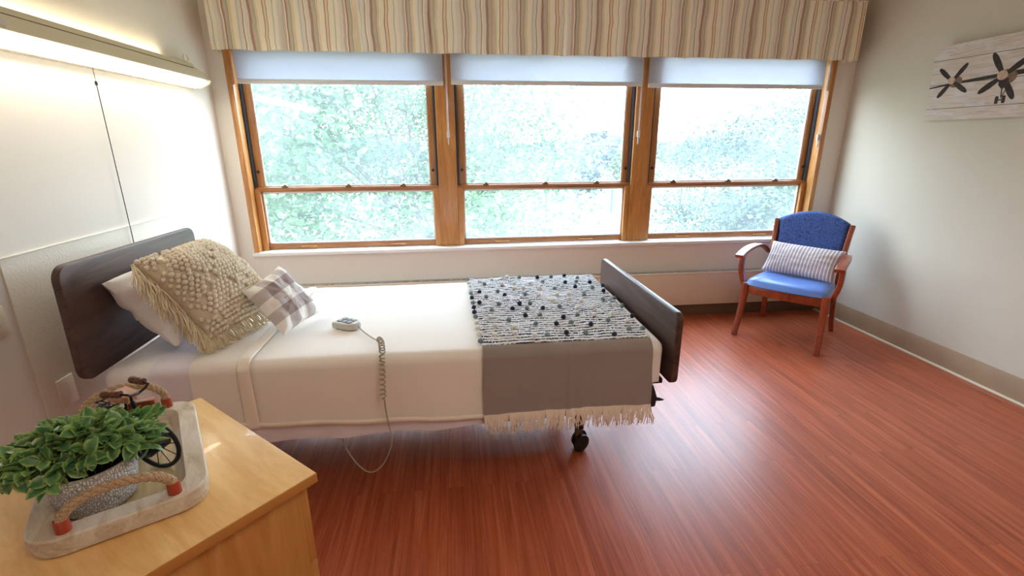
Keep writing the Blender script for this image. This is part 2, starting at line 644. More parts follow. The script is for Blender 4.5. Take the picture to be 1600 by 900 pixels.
def obj(name, mb, mat, parent=None, smooth=True, world=True, angle=35, kind=None):
    me = bpy.data.meshes.new(name)
    inv = None
    if parent is not None and world:
        inv = MW[parent.name].inverted()
    me.from_pydata([(inv @ v) if inv else v for v in mb.v], [], mb.f)
    uvl = me.uv_layers.new(name='UVMap')
    k = 0
    flat = []
    for u in mb.uv:
        for c in u:
            flat += [c[0], c[1]]
    uvl.data.foreach_set('uv', flat)
    if getattr(mb, '_merge', None):
        bm = bmesh.new()
        bm.from_mesh(me)
        bmesh.ops.remove_doubles(bm, verts=bm.verts, dist=mb._merge)
        bm.to_mesh(me)
        bm.free()
    me.materials.append(mat)
    if smooth:
        me.polygons.foreach_set('use_smooth', [True] * len(me.polygons))
        try:
            me.set_sharp_from_angle(angle=math.radians(angle))
        except Exception:
            pass
    me.update()
    o = bpy.data.objects.new(name, me)
    COL.objects.link(o)
    if parent is not None:
        o.parent = parent
        MW[o.name] = MW[parent.name]
    else:
        MW[o.name] = Matrix()
    if kind:
        o['kind'] = kind
    return o


def thing(name, label, cat, loc=(0, 0, 0), rotz=0, group=None, kind=None):
    o = bpy.data.objects.new(name, None)
    o.empty_display_size = .05
    COL.objects.link(o)
    o.location = loc
    o.rotation_euler = (0, 0, rotz)
    MW[o.name] = Matrix.Translation(loc) @ Matrix.Rotation(rotz, 4, 'Z')
    if kind:
        o['kind'] = kind
    if label:
        o['label'] = label
    if cat:
        o['category'] = cat
    if group:
        o['group'] = group
    return o


def tag(o, label, cat, group=None, kind=None):
    o['label'] = label
    o['category'] = cat
    if group:
        o['group'] = group
    if kind:
        o['kind'] = kind
    return o


def struct(name, mb, mat, label=None, smooth=True, parent=None):
    o = obj(name, mb, mat, parent, smooth)
    if parent is None:
        o['kind'] = 'structure'
        o['label'] = label or name.replace('_', ' ')
        o['category'] = name.split('_')[0]
    return o


def spline(pts, n=24):
    """Catmull-Rom through pts"""
    P = [Vector(p) for p in pts]
    P = [P[0] * 2 - P[1]] + P + [P[-1] * 2 - P[-2]]
    out = []
    m = len(P) - 3
    for i in range(m):
        p0, p1, p2, p3 = P[i:i + 4]
        k = max(2, n // m)
        for j in range(k):
            t = j / k
            out.append(.5 * ((2 * p1) + (p2 - p0) * t + (2 * p0 - 5 * p1 + 4 * p2 - p3) * t * t + (3 * p1 - p0 - 3 * p2 + p3) * t ** 3))
    out.append(P[-2])
    return out


def rrect(x0, x1, y0, y1, r, n=6):
    out = []
    for cx, cy, a0 in ((x1 - r, y0 + r, -PI / 2), (x1 - r, y1 - r, 0), (x0 + r, y1 - r, PI / 2), (x0 + r, y0 + r, PI)):
        for k in range(n + 1):
            a = a0 + (PI / 2) * k / n
            out.append((cx + r * math.cos(a), cy + r * math.sin(a)))
    return out


# ---------------------------------------------------------------- room constants
XL, XR, YB, YF, ZC = -1.676, 3.288, 3.90, -1.7, 2.78

# ---------------------------------------------------------------- room shell
struct('floor', MB().box(XL - .2, XR + .2, YF - .2, YB + .3, -.12, 0, 0), M['floor'], 'red brown wood plank floor', False)
struct('ceiling', MB().box(XL - .2, XR + .2, YF - .2, YB + .3, ZC, ZC + .1, 0), M['ceil'], 'plain ceiling', False)
struct('wall_left', MB().box(XL - .15, XL, YF - .15, YB + .2, 0, ZC, 0), M['wall'], 'cream wall behind the bed', False)
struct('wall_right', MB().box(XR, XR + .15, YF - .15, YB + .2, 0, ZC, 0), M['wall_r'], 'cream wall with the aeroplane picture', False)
struct('wall_front', MB().box(XL, XR, YF - .15, YF, 0, ZC, 0), M['wall'], 'cream wall behind the camera', False)
wb = MB()
OX0, OX1, OZ0, OZ1 = -1.565, 3.115, .645, 2.24
wb.box(XL, OX0, YB, YB + .2, 0, ZC, 0).box(OX1, XR, YB, YB + .2, 0, ZC, 0)
wb.box(OX0, OX1, YB, YB + .2, 0, OZ0, 0).box(OX0, OX1, YB, YB + .2, OZ1, ZC, 0)
struct('wall_back', wb, M['wall'], 'cream window wall', False)
bb = MB().box(XR - .007, XR, YF, YB, .012, .153, .002)
struct('baseboard_right', bb, M['base'], 'tan vinyl baseboard along the right wall')
struct('trim_1', MB().box(XR - .02, XR, YF, YB, 0, .013, .003), M['caulk'], 'pale strip along foot of tan baseboard')
# stippled guard panel with its pale top strip behind the bed
struct('wall_panel', MB().box(XL - .001, XL + .006, 1.93, 3.26, .02, 1.088, .003), M['panel'], 'stippled guard panel on wall behind the headboard')
struct('trim_2', MB().box(XL - .001, XL + .009, 1.93, 3.26, 1.088, 1.095, .002), M['rail'], 'thin pale strip along the top of the stippled panel')

# ---------------------------------------------------------------- window
YS = 4.055   # back of the reveal
tr = MB().box(OX0, OX0 + .04, 3.885, YS, OZ0 + .03, OZ1, .004)
struct('trim_3', tr, M['oak'], 'honey oak casing at the left end of the window')
struct('trim_4', MB().box(OX1 - .04, OX1, 3.885, YS, OZ0 + .03, OZ1, .004), M['oak'], 'honey oak casing at the right end of the window')
MULL = ((-.043, .073), (1.546, .073))
for i, (c, h) in enumerate(MULL):
    struct('trim_%d' % (5 + i), MB().box(c - h, c + h, 3.95, YS + .03, OZ0 + .03, OZ1, .004), M['oak'],
           ('left' if i == 0 else 'right') + ' honey oak mullion between two windows')
struct('trim_7', MB().box(OX0 + .04, OX1 - .04, 3.96, YS + .02, 2.17, OZ1, .004), M['oakh'], 'oak head rail above the windows')
struct('sill_1', MB().box(OX0 - .012, OX1 + .012, 3.872, YS + .04, OZ0, OZ0 + .03, .006), M['sill'], 'white stone window sill')

WINX = ((-1.525, -.116), (.030, 1.473), (1.619, 3.075))
SILLZ = OZ0 + .03
for i, (x0, x1) in enumerate(WINX):
    w = thing('window_%d' % (i + 1), ['left', 'middle', 'right'][i] + ' oak sash window looking onto the trees', 'window', ((x0 + x1) / 2, 4.0, SILLZ), kind='structure')
    # dark jamb liners
    for a in (x0, x1 - .018):
        obj('jamb_liner', MB().box(a, a + .018, 3.975, 4.05, 1.16, 2.2, .002).box(a + .006, a + .012, 3.968, 3.975, 1.16, 2.2, .001), M['track'], w)
    # upper sash
    us = MB()
    y0, y1 = 3.998, 4.035
    us.box(x0 + .018, x0 + .072, y0, y1, 1.165, 2.2, .004).box(x1 - .066, x1 - .018, y0, y1, 1.165, 2.2, .004)
    us.box(x0 + .018, x1 - .018, y0, y1, 1.125, 1.172, .004).box(x0 + .018, x1 - .018, y0, y1, 2.14, 2.2, .004)
    obj('upper_sash', us, M['sash'], w)
    e = MB()
    gx0, gx1 = x0 + .072, x1 - .066
    for (a, b, c_, d) in ((gx0, gx0 + .007, 1.172, 2.14), (gx1 - .007, gx1, 1.172, 2.14), (gx0, gx1, 1.172, 1.178)):
        e.box(a, b, y0 + .006, y0 + .016, c_, d, .001)
    obj('glazing_strip', e, M['screen_edge'], w)
    obj('glass_pane', MB().box(gx0 - .005, gx1 + .005, 4.016, 4.020, 1.168, 2.145, 0), M['glass'], w, False)
    # meeting rail and lower sash
    ml = MB().box(x0, x1, 3.972, 3.998, 1.132, 1.168, .005).box(x0, x1, 3.964, 3.975, 1.140, 1.158, .003)
    obj('meeting_rail', ml, M['oakh'], w)
    ls = MB()
    lx0, lx1 = x0 + .046, x1 - .044
    for (a, b, c_, d) in ((x0 + .012, lx0 + .004, SILLZ, 1.135), (lx1 - .004, x1 - .012, SILLZ, 1.135)):
        ls.box(a, b, 3.985, 4.02, c_, d, .003)
    ls.box(lx0, lx1, 3.98, 4.02, SILLZ + .004, SILLZ + .046, .005)
    obj('lower_sash', ls, M['oakh'], w)
    for a in (x0, x1 - .044):
        obj('stop_bead', MB().box(a, a + .044, 3.958, 3.984, SILLZ, 1.142, .004), M['oak'], w)
    e = MB()
    for (a, b, c_, d) in ((lx0, lx0 + .013, SILLZ + .046, 1.132), (lx1 - .013, lx1, SILLZ + .046, 1.132), (lx0, lx1, 1.118, 1.132), (lx0, lx1, SILLZ + .046, SILLZ + .057)):
        e.box(a, b, 3.986, 4.0, c_, d, .002)
    obj('screen_frame', e, M['screen_edge'], w)
    obj('glass_pane', MB().box(lx0, lx1, 4.003, 4.007, SILLZ + .04, 1.14, 0), M['glass'], w, False)
    for fx in (.16, .5, .80):
        xx = x0 + (x1 - x0) * fx
        lt = MB().box(xx - .022, xx + .022, 3.962, 3.985, 1.167, 1.178, .003).box(xx - .008, xx + .014, 3.965, 3.98, 1.177, 1.187, .003)
        obj('latch', lt, M['brass'], w)
    for fx in (.25, .75):
        xx = x0 + (x1 - x0) * fx
        obj('finger_lift', MB().box(xx - .06, xx + .06, 3.965, 3.984, SILLZ + .018, SILLZ + .03, .004), M['oak'], w)
    for xx in (x0 + .03, x1 - .03):
        k = MB().lathe([(0, -.012), (.011, -.010), (.011, 0), (.006, .002), (.006, .012)], 12,
                       Matrix.Translation((xx + (.012 if xx < (x0 + x1) / 2 else -.012), 3.99, 1.285)) @ Matrix.Rotation(-PI / 2, 4, 'X'))
        obj('knob', k, M['black'], w)

# sheer roller shades
SH = ((-1.512, -.048, 1.905), (.010, 1.502, 1.912), (1.552, 3.050, 1.905))
CH = ((-.026, 1.58), (1.492, 1.58), (3.062, 1.55))
for i, (x0, x1, zb) in enumerate(SH):
    r = thing('roller_shade', ['sheer white roller shade pulled down over the left window', 'sheer white roller shade over the middle window',
                               'sheer white roller shade over the right window by the chair'][i], 'roller shade', ((x0 + x1) / 2, 3.93, zb), group='sheer roller shades')
    obj('shade_cloth', MB().box(x0, x1, 3.9295, 3.9305, zb + .03, 2.232, 0), M['shade'], r, False)
    obj('hem_bar', MB().box(x0, x1, 3.924, 3.936, zb, zb + .032, .004), M['shadebar'], r)
    obj('roller_tube', MB().tube([(x0, 3.93, 2.205), (x1, 3.93, 2.205)], .02, 12), M['shadebar'], r)
    cx, cz = CH[i]
    ch = MB()
    yy = 3.905 if i < 2 else 3.90
    for dx in (-.004, .004):
        ch.tube([(cx + dx, yy, 2.20), (cx + dx, yy, cz)], .0016, 5)
        z = 2.19
        while z > cz:
            ch.lathe([(0, -.0028), (.0028, 0), (0, .0028)], 5, Matrix.Translation((cx + dx, yy, z)))
            z -= .03
    obj('bead_chain', ch, M['clear'], r)
    obj('chain_tensioner', MB().box(cx - .011, cx + .011, yy - .007, yy + .007, cz - .05, cz, .003).box(cx - .004, cx + .004, yy - .003, yy + .003, cz - .1, cz - .05, .001), M['clear'], r)

# ---------------------------------------------------------------- valance
v = thing('valance', 'striped fabric box valance with pleats above the windows', 'valance', (.8, 3.8, 2.09))
VX0, VX1, VZ0, VZ1, VY = -1.572, 3.165, 2.097, 2.505, 3.752
PL = [-1.094, -.60, -.122, .345, .82, 1.294, 1.762, 2.228, 2.708]


def val_y(x, z):
    t = (VZ1 - z) / (VZ1 - VZ0)
    d = 0
    for p in PL:
        q = abs(x - p)
        if q < .035:
            d += (.004 + .026 * t) * (1 - q / .035) ** 2.2
    b = .006 * math.sin(x * 13 + 1.2 * math.sin(x * 5)) * t + .004 * noise.noise(Vector((x * 9, z * 3, 0)))
    return VY + d + b


def val_fn(u, w):
    x = VX0 + (VX1 - VX0) * u
    zb = VZ0 + .003 * math.sin(x * 21) + .003 * noise.noise(Vector((x * 6, 1, 0)))
    z = zb + (VZ1 - zb) * w
    return (x, val_y(x, z), z)


fb = MB().grid(val_fn, 500, 10)
fb.uv = [[((VX1 - VX0) * a, b) for a, b in f] for f in fb.uv]
# returns to the wall
for x, fl in ((VX0, True), (VX1, False)):
    k = len(fb.uv)
    fb.grid(lambda a, b, x=x: (x, val_y(x, VZ0 + (VZ1 - VZ0) * b) + a * (YB - .002 - VY), VZ0 + (VZ1 - VZ0) * b), 6, 10, fl)
    fb.uv[k:] = [[(5 + .15 * a, b) for a, b in f] for f in fb.uv[k:]]
obj('valance_cloth', fb.merge(), M['valance'], v, angle=80)
obj('top_board', MB().box(VX0 + .004, VX1 - .004, VY + .012, YB - .001, VZ1 - .02, VZ1 + .002, .002), M['valance'], v)
pip = MB().tube([(VX0, VY - .003, VZ1), (VX1, VY - .003, VZ1)], .005, 6)
pip.uv = [[(b * 8, a) for a, b in f] for f in pip.uv]
obj('piping', pip, M['valance'], v)

# ---------------------------------------------------------------- convector cover below the windows
h = thing('heater_cover', 'long cream baseboard heater cover with slotted top under windows', 'heater', (.8, 3.85, 0))
HX0, HX1 = XL + .012, XR - .012
obj('front_cover', MB().box(HX0, HX1, 3.80, 3.812, .117, .402, .003).box(HX0, HX1, 3.797, 3.82, .392, .41, .004), M['heater'], h)
obj('kick_plate', MB().box(HX0, HX1, 3.855, 3.87, 0, .125, .002), M['kick'], h)
gr = MB()
x = HX0 + .02
n = 0
gr.box(HX0, HX1, 3.82, 3.826, .396, .405, .001).box(HX0, HX1, 3.885, 3.898, .396, .405, .001)
while x < HX1 - .02:
    w_ = .040 if n % 3 == 2 else .0115
    gr.box(x, x + w_, 3.824, 3.888, .397, .404, 0)
    x += w_ + .006
    n += 1
obj('grille', gr, M['grille'], h, False)
obj('housing', MB().box(HX0, HX1, 3.875, 3.898, .10, .39, .001).box(HX0, HX0 + .006, 3.812, 3.898, .1, .4, .001).box(HX1 - .006, HX1, 3.812, 3.898, .1, .4, .001)
    .box(HX0 + .006, HX1 - .006, 3.815, 3.875, .33, .345, 0), M['darkmetal'], h, False)

# ---------------------------------------------------------------- wall lamp over the bed
f = thing('wall_lamp', 'long cream over-bed wall lamp with glowing lens and pull cord', 'lamp', (XL, 2.7, 1.83))
LY0, LY1 = 1.80, 3.585
prof = [(XL + .001, 1.834), (XL + .055, 1.838), (XL + .118, 1.868), (XL + .126, 1.885), (XL + .118, 1.905), (XL + .085, 1.945), (XL + .060, 1.955), (XL + .046, 1.978), (XL + .040, 1.986), (XL + .001, 1.986)]
body = MB().prism([prof[0], prof[1], (XL + .055, 1.845), (XL + .11, 1.874), prof[3], prof[4], prof[5], prof[6], prof[7], prof[8], prof[9]], 'y', LY0, LY1, .002)
obj('housing', body, M['cream_metal'], f, angle=25)
obj('lens', MB().prism([(XL + .050, 1.835), (XL + .118, 1.864), (XL + .112, 1.874), (XL + .052, 1.848)], 'y', LY0 + .01, LY1 - .03, .001), M['lens'], f)
obj('slot', MB().box(XL + .056, XL + .068, LY0 + .02, LY1 - .05, 1.951, 1.956, .001), M['kick'], f)
obj('upper_lens', MB().box(XL + .016, XL + .038, LY0 + .3, LY1 - .28, 1.976, 1.9868, .0005), M['lens_top'], f)
ep = [(XL + .001, 1.834), (XL + .06, 1.834), (XL + .12, 1.862), (XL + .134, 1.884), (XL + .122, 1.908), (XL + .08, 1.945), (XL + .03, 1.975), (XL + .001, 1.980)]
obj('end_cap', MB().prism(ep, 'y', LY1 - .001, LY1 + .022, .006, 3), M['cream_metal'], f)
rg = [(XL + .055 + .0 * k, LY1 - .10 + .028 * math.cos(2 * PI * k / 20), 2.004 + .020 * math.sin(2 * PI * k / 20)) for k in range(21)]
obj('hook_ring', MB().tube(rg, .0045, 6, False), M['ivory'], f)
obj('reading_knob', MB().lathe([(0, .012), (.016, .010), (.018, 0), (.018, -.01)], 16, Matrix.Translation((XL + .112, 2.09, 1.905)) @ Matrix.Rotation(PI / 2.6, 4, 'Y')), M['grey_metal'], f)
cd = MB()
z = 1.836
while z > 1.775:
    cd.lathe([(0, -.003), (.003, 0), (0, .003)], 6, Matrix.Translation((XL + .02, 2.665, z)))
    z -= .006
pc = obj('pull_cord', MB().tube([(XL + .02, 2.665, 1.775), (XL + .019, 2.666, 1.4), (XL + .018, 2.668, 1.0)], .0022, 6).lathe([(0, .008), (.006, .004), (.006, -.012), (0, -.014)], 8, Matrix.Translation((XL + .02, 2.665, 1.773))), M['darkmetal'], f)
obj('bead_chain', cd, M['brass'], pc)

# wall plates
p = thing('outlet_plate', 'blank ivory wall plate low beside the headboard', 'wall plate', (XL + .006, 2.043, .43))
obj('plate', MB().box(XL + .0055, XL + .013, 1.999, 2.087, .427, .553, .003), M['ivory'], p)
for z in (.452, .528):
    obj('screw', MB().lathe([(0, .002), (.004, .0015), (.0045, 0)], 10, Matrix.Translation((XL + .013, 2.043, z)) @ Matrix.Rotation(PI / 2, 4, 'Y')), M['grey_metal'], p)
p = thing('switch_plate', 'ivory wall plate cut by the left frame edge', 'wall plate', (XL, 1.84, .83))
obj('plate', MB().box(XL, XL + .008, 1.80, 1.886, .812, .930, .003), M['ivory'], p)
obj('toggle', MB().box(XL + .007, XL + .02, 1.838, 1.848, .86, .88, .002), M['ivory'], p)

# picture on the right wall: hangs leaning slightly forward
PY0, PY1, PZ0, PZ1 = 1.755, 3.155, 1.628, 2.09
AX = Matrix.Translation((XR - .018, 0, PZ0)) @ Matrix.Rotation(math.radians(-4.6), 4, 'Y')
pa = thing('canvas_picture', 'canvas picture of aeroplane propellers on whitewashed planks', 'picture', (XR - .02, (PY0 + PY1) / 2, PZ0))


def pic(mb):
    mb.v = [AX @ v_ for v_ in mb.v]
    return mb


PH = PZ1 - PZ0
PWD = PY1 - PY0
obj('stretcher', pic(MB().box(-.014, .014, PY0, PY1, 0, PH, .003)), M['canvas_edge'], pa)
obj('canvas', pic(MB().grid(lambda a, b: (-.0152, PY1 - a * PWD, b * PH), 1, 1, True)), M['canvas'], pa, False)


def flatpoly(pts, dx):
    """painted shape: (s,t) s measured from the picture's left edge, t up"""
    mb = MB()
    n_ = len(pts)
    mb.add([(-.0152 - dx, PY1 - s_, t_) for s_, t_ in pts] + [(-.0152 - dx + .0006, PY1 - s_, t_) for s_, t_ in pts],
           [tuple(range(n_)), tuple(range(2 * n_ - 1, n_ - 1, -1))] + [(i, i + n_, (i + 1) % n_ + n_, (i + 1) % n_) for i in range(n_)])
    return pic(mb)


def blade(cx, cz, ang, L, w0):
    c, s_ = math.cos(ang), math.sin(ang)
    prof_ = [(0.02, .35), (.25, .75), (.55, 1), (.8, .92), (.95, .6), (1, .2)]
    pts = [(L * a, w0 * b) for a, b in prof_] + [(L * a, -w0 * b) for a, b in prof_[::-1]]
    return [(cx + a * c - b * s_, cz + a * s_ + b * c) for a, b in pts]


def disc(cx, cz, rx, rz, n_=22):
    return [(cx + rx * math.cos(2 * PI * k / n_), cz + rz * math.sin(2 * PI * k / n_)) for k in range(n_)]


ENG = ((.150, .240, .128, (-2.3, -.62, .86, 2.42)), (.455, .236, .155, (-2.55, -1.05, .62, 2.1)), (.945, .236, .155, (-2.55, -1.05, .62, 2.1)), (1.25, .240, .128, (-2.3, -.62, .86, 2.42)))
obj('painted_wing', flatpoly([(0, .205), (.15, .218), (.70, .240), (1.25, .218), (PWD, .205), (PWD, .214), (1.25, .232), (.70, .272), (.15, .232), (0, .213)], .0004), M['paint_dark'], pa, False)
obj('painted_fuselage', flatpoly(disc(.70, .255, .075, .08), .0006), M['paint_light'], pa, False)
for cx, cz, L, angs in ENG:
    e = obj('painted_engine', flatpoly(disc(cx + .022, cz - .006, L * .34, L * .27), .0008), M['paint_mid'], pa, False)
    for a in angs:
        obj('painted_blade', flatpoly(blade(cx, cz, a, L, L * .115), .0012), M['paint_dark'], e, False)
    obj('painted_spinner', flatpoly(disc(cx - .006, cz + .004, L * .19, L * .17), .0016), M['paint_light'], e, False)
    if L > .14:
        obj('painted_intake', flatpoly([(cx - .02, cz - .012), (cx + .035, cz - .014), (cx + .03, cz - .06), (cx + .005, cz - .075), (cx - .018, cz - .05)], .0014), M['paint_dark'], e, False)
        gear = MB()
        for q in ([(cx + .002, cz - .07), (cx + .008, cz - .07), (cx + .014, cz - .125), (cx + .008, cz - .125)],
                  [(cx + .03, cz - .07), (cx + .036, cz - .068), (cx + .014, cz - .118), (cx + .010, cz - .115)],
                  rrect(cx - .022, cx - .002, cz - .155, cz - .112, .006, 3), rrect(cx + .016, cx + .036, cz - .153, cz - .110, .006, 3),
                  [(cx - .004, cz - .137), (cx + .018, cz - .137), (cx + .018, cz - .130), (cx - .004, cz - .130)]):
            g_ = flatpoly(q, .001)
            gear.add(g_.v, g_.f)
        obj('painted_landing_gear', gear, M['paint_dark'], e, False)

# added fill light, unseen behind the camera, to brighten the room
cl = thing('fill_light', 'added square fill light on the unseen ceiling', 'lamp', (.9, -.2, ZC))
obj('fill_frame', MB().box(.28, 1.52, -.82, .42, ZC - .05, ZC, .006), M['cream_metal'], cl)
obj('fill_diffuser', MB().box(.32, 1.48, -.78, .38, ZC - .058, ZC - .048, .003), M['fill_glow'], cl)

# ---------------------------------------------------------------- bed
bed = thing('hospital_bed', 'hospital bed with dark walnut headboard and footboard on casters', 'bed', (-.25, 2.3, 0))


def board(y0, y1, z0, z1, th, r, M4, name, mat):
    mb = MB().prism(rrect(y0, y1, z0, z1, r, 8), 'x', -th / 2, th / 2, .006, 3)
    mb.v = [M4 @ q for q in mb.v]
    return obj(name, mb, mat, bed)


# headboard: centre about (-1.41, 2.29)
HM = Matrix.Translation((-1.415, 2.29, .86)) @ Matrix.Rotation(math.radians(3.0), 4, 'Z') @ Matrix.Rotation(math.radians(-1.6), 4, 'X')
board(-.515, .515, -.225, .215, .028, .055, HM, 'headboard', M['walnut'])
FM = Matrix.Translation((.915, 2.30, .65)) @ Matrix.Rotation(math.radians(.9), 4, 'Z')
board(-.515, .515, -.17, .16, .03, .035, FM, 'footboard', M['walnut'])
fr_ = MB()
for y in (1.93, 2.70):
    fr_.box(-1.36, .86, y, y + .04, .40, .46, .004)
for x in (-1.3, -.7, 0, .55, .82):
    fr_.box(x, x + .04, 1.95, 2.72, .41, .45, .003)
fr_.box(.845, .905, 1.86, 2.78, .452, .475, .003)
fr_.box(-1.41, -1.35, 2.0, 2.6, .44, .60, .003)
for x in (-1.1, .56):
    fr_.box(x, x + .04, 2.03, 2.66, .125, .165, .004)
    for y in (2.04, 2.62):
        fr_.box(x, x + .03, y, y + .03, .15, .42, .003)
fr_.box(-1.1, .6, 2.33, 2.37, .13, .16, .003)
obj('frame', fr_, M['darkmetal'], bed)
deck = MB().box(-1.36, .86, 1.90, 2.80, .455, .475, .004)
obj('deck', deck, M['darkmetal'], bed)
lv = MB().tube([(.868, 1.90, .425), (.870, 1.90, .40), (.876, 1.90, .365), (.874, 1.90, .325), (.868, 1.90, .318)], [.012, .020, .026, .024, .012], 12).tube([(.885, 1.90, .352), (.915, 1.895, .350), (.935, 1.893, .347)], [.010, .008, .003], 8)
lv.box(.80, .872, 1.89, 1.915, .38, .44, .004)
obj('brake_lever', lv, M['black'], bed)
for cx, cy in ((.58, 2.055), (.58, 2.64), (-1.08, 2.055), (-1.08, 2.64)):
    k = obj('caster', MB().box(cx - .018, cx + .018, cy - .014, cy + .014, .06, .13, .005).tube([(cx, cy, .12), (cx, cy, .14)], .012, 8), M['kick'], bed)
    for dy in (-.024, .024):
        wm = Matrix.Translation((cx + .01, cy + dy, .047)) @ Matrix.Rotation(math.radians(25), 4, 'Z') @ Matrix.Rotation(PI / 2, 4, 'X')
        wh = obj('wheel', MB().lathe([(0, .009), (.012, .010), (.036, .010), (.045, .007), (.047, 0), (.045, -.007), (.036, -.010), (.012, -.010), (0, -.009)], 24, wm), M['black'], k)


def draped(x0, x1, y0, y1, zt, r, zb, head_open=True, nx=70, ny=26, wr=.006, seed=0, head_drop=None):
    """cloth over a box: flat top, rounded edge, sides falling to zb(x)"""
    mb = MB()
    ix0 = x0 if head_open else x0 + r
    ix1, iy0, iy1 = x1 - r, y0 + r, y1 - r
    vs, us, fs = [], [], []

    def topz(x, y):
        n_ = noise.noise(Vector((x * 2.2 + seed, y * 2.2, 0))) * .006 + noise.noise(Vector((x * 6 + seed, y * 9, 3))) * .0028
        return zt + n_
    for j in range(ny + 1):
        for i in range(nx + 1):
            x = ix0 + (ix1 - ix0) * i / nx
            y = iy0 + (iy1 - iy0) * j / ny
            vs.append(Vector((x, y, topz(x, y))))
            us.append((x, y))
    for j in range(ny):
        for i in range(nx):
            a = j * (nx + 1) + i
            fs.append((a, a + 1, a + nx + 2, a + nx + 1))
    per = []
    for i in range(nx + 1):
        per.append((i, (0, -1)))
    for k in range(1, 6):
        a = -PI / 2 + PI / 2 * k / 6
        per.append((nx, (math.cos(a), math.sin(a))))
    for j in range(ny + 1):
        per.append((j * (nx + 1) + nx, (1, 0)))
    for k in range(1, 6):
        a = PI / 2 * k / 6
        per.append((ny * (nx + 1) + nx, (math.cos(a), math.sin(a))))
    for i in range(nx, -1, -1):
        per.append((ny * (nx + 1) + i, (0, 1)))
    if not head_open:
        for k in range(1, 6):
            a = PI / 2 + PI / 2 * k / 6
            per.append((ny * (nx + 1), (math.cos(a), math.sin(a))))
        for j in range(ny, -1, -1):
            per.append((j * (nx + 1), (-1, 0)))
        for k in range(1, 6):
            a = PI + PI / 2 * k / 6
            per.append((0, (math.cos(a), math.sin(a))))
        per.append((0, (0, -1)))
    nr, ns = 6, 14
    base = len(vs)
    rings = nr + ns
    for q, (b, n_) in enumerate(per):
        p0 = vs[b]
        z_end = zb(p0.x + n_[0] * r, p0.y + n_[1] * r)
        for k in range(1, rings + 1):
            if k <= nr:
                t = PI / 2 * k / nr
                hh, dz = r * math.sin(t), r * (1 - math.cos(t))
            else:
                s_ = (k - nr) / ns
                hh = r
                dz = r + s_ * (p0.z - r - z_end)
            d = dz / .35
            s1 = (p0.x * n_[1] * -1 + p0.y * n_[0])
            wv = wr * d * (noise.noise(Vector((s1 * 5 + seed, d * .8, 1))) + .5 * noise.noise(Vector((s1 * 13 + seed, d * 1.5 + s1, 5))))
            hh += max(-.008, wv) + (.006 * d)
            vs.append(Vector((p0.x + n_[0] * hh, p0.y + n_[1] * hh, p0.z - dz)))
            us.append((p0.x, p0.y - dz))
    P_ = len(per)
    for q in range(P_ - 1):
        a = [per[q][0]] + [base + q * rings + k for k in range(rings)]
        b = [per[q + 1][0]] + [base + (q + 1) * rings + k for k in range(rings)]
        for k in range(rings):
            fs.append((a[k], a[k + 1], b[k + 1], b[k]))
    mb.add(vs, fs, us)
    return mb


mt = obj('mattress', draped(-1.37, .868, 1.825, 2.85, .668, .045, lambda x, y: .478, False, 60, 26, .003, 23), M['sheet'])
tag(mt, 'mattress in a white fitted sheet showing at the bed head', 'mattress')
fl = obj('flat_sheet', draped(-1.19, .872, 1.817, 2.856, .673, .045, lambda x, y: (.335 + .012 * math.sin(x * 3.1) + .004 * math.sin(x * 17)) if x < .75 else .49, True, 90, 26, .012, 23), M['lav'])
tag(fl, 'pale lavender white sheet showing below the ivory bedspread hem', 'sheet')


def spread_zb(x, y):
    z = .408 - .035 * max(0, min(1, (x + .85) / .95)) + .003 * math.sin(x * 19)
    if x > .70:
        z = .40 + .09 * min(1, (x - .70) / .12)
    return z


bs = obj('bedspread', draped(-1.04, .880, 1.808, 2.862, .679, .045, spread_zb, True, 110, 26, .013, 23), M['spread'])
tag(bs, 'ivory bedspread covering the bed from pillows to footboard', 'bedspread')


def cuff_fn(x0, x1, off):
    """a strip of doubled cloth following the bedspread's cross section"""
    pts = []
    r = .045
    y0 = 1.808 - off
    zt = .679 + off + .004
    for k in range(16):
        pts.append((2.80 - (2.80 - (y0 + r)) * k / 15, zt))
    for k in range(1, 7):
        t = PI / 2 * k / 6
        pts.append((y0 + r - r * math.sin(t), zt - r * (1 - math.cos(t))))
    for k in range(1, 13):
        s_ = k / 12
        pts.append((y0 - .008 * s_, zt - r - s_ * (zt - r - .404)))
    mb = MB()

    def fn(u, w_):
        i = w_ * (len(pts) - 1)
        a = int(min(i, len(pts) - 2))
        t = i - a
        y = pts[a][0] * (1 - t) + pts[a + 1][0] * t
        z = pts[a][1] * (1 - t) + pts[a + 1][1] * t
        x = x0 + (x1 - x0) * u
        e = .004 * math.sin(u * PI) ** .4 if 0 < u < 1 else -.002
        if w_ > .6:
            return (x + .02 * (w_ - .6) * u, y - e - .003 * noise.noise(Vector((x * 30, z * 12, 0))) - .004, z)
        return (x, y, z + e)
    return mb.grid(fn, 16, 48)


obj('turned_hem', cuff_fn(-.862, -.815, .006), M['hem'], bs)


def hem_band(x0, x1):
    def fn(u, w_):
        x = x0 + (x1 - x0) * u
        zb_ = spread_zb(x, 0)
        return (x, 1.808 - .018 - .004 * math.sin(w_ * PI), zb_ + w_ * .022)
    return MB().grid(fn, 60, 4)


obj('bottom_hem', hem_band(-1.03, .70), M['hem'], bs)

# ---------------------------------------------------------------- throw blanket
tb = thing('throw_blanket', 'grey and white pompom throw with fringe across foot of bed', 'blanket', (.45, 2.3, .69))
TR_, TZ = .05, .692


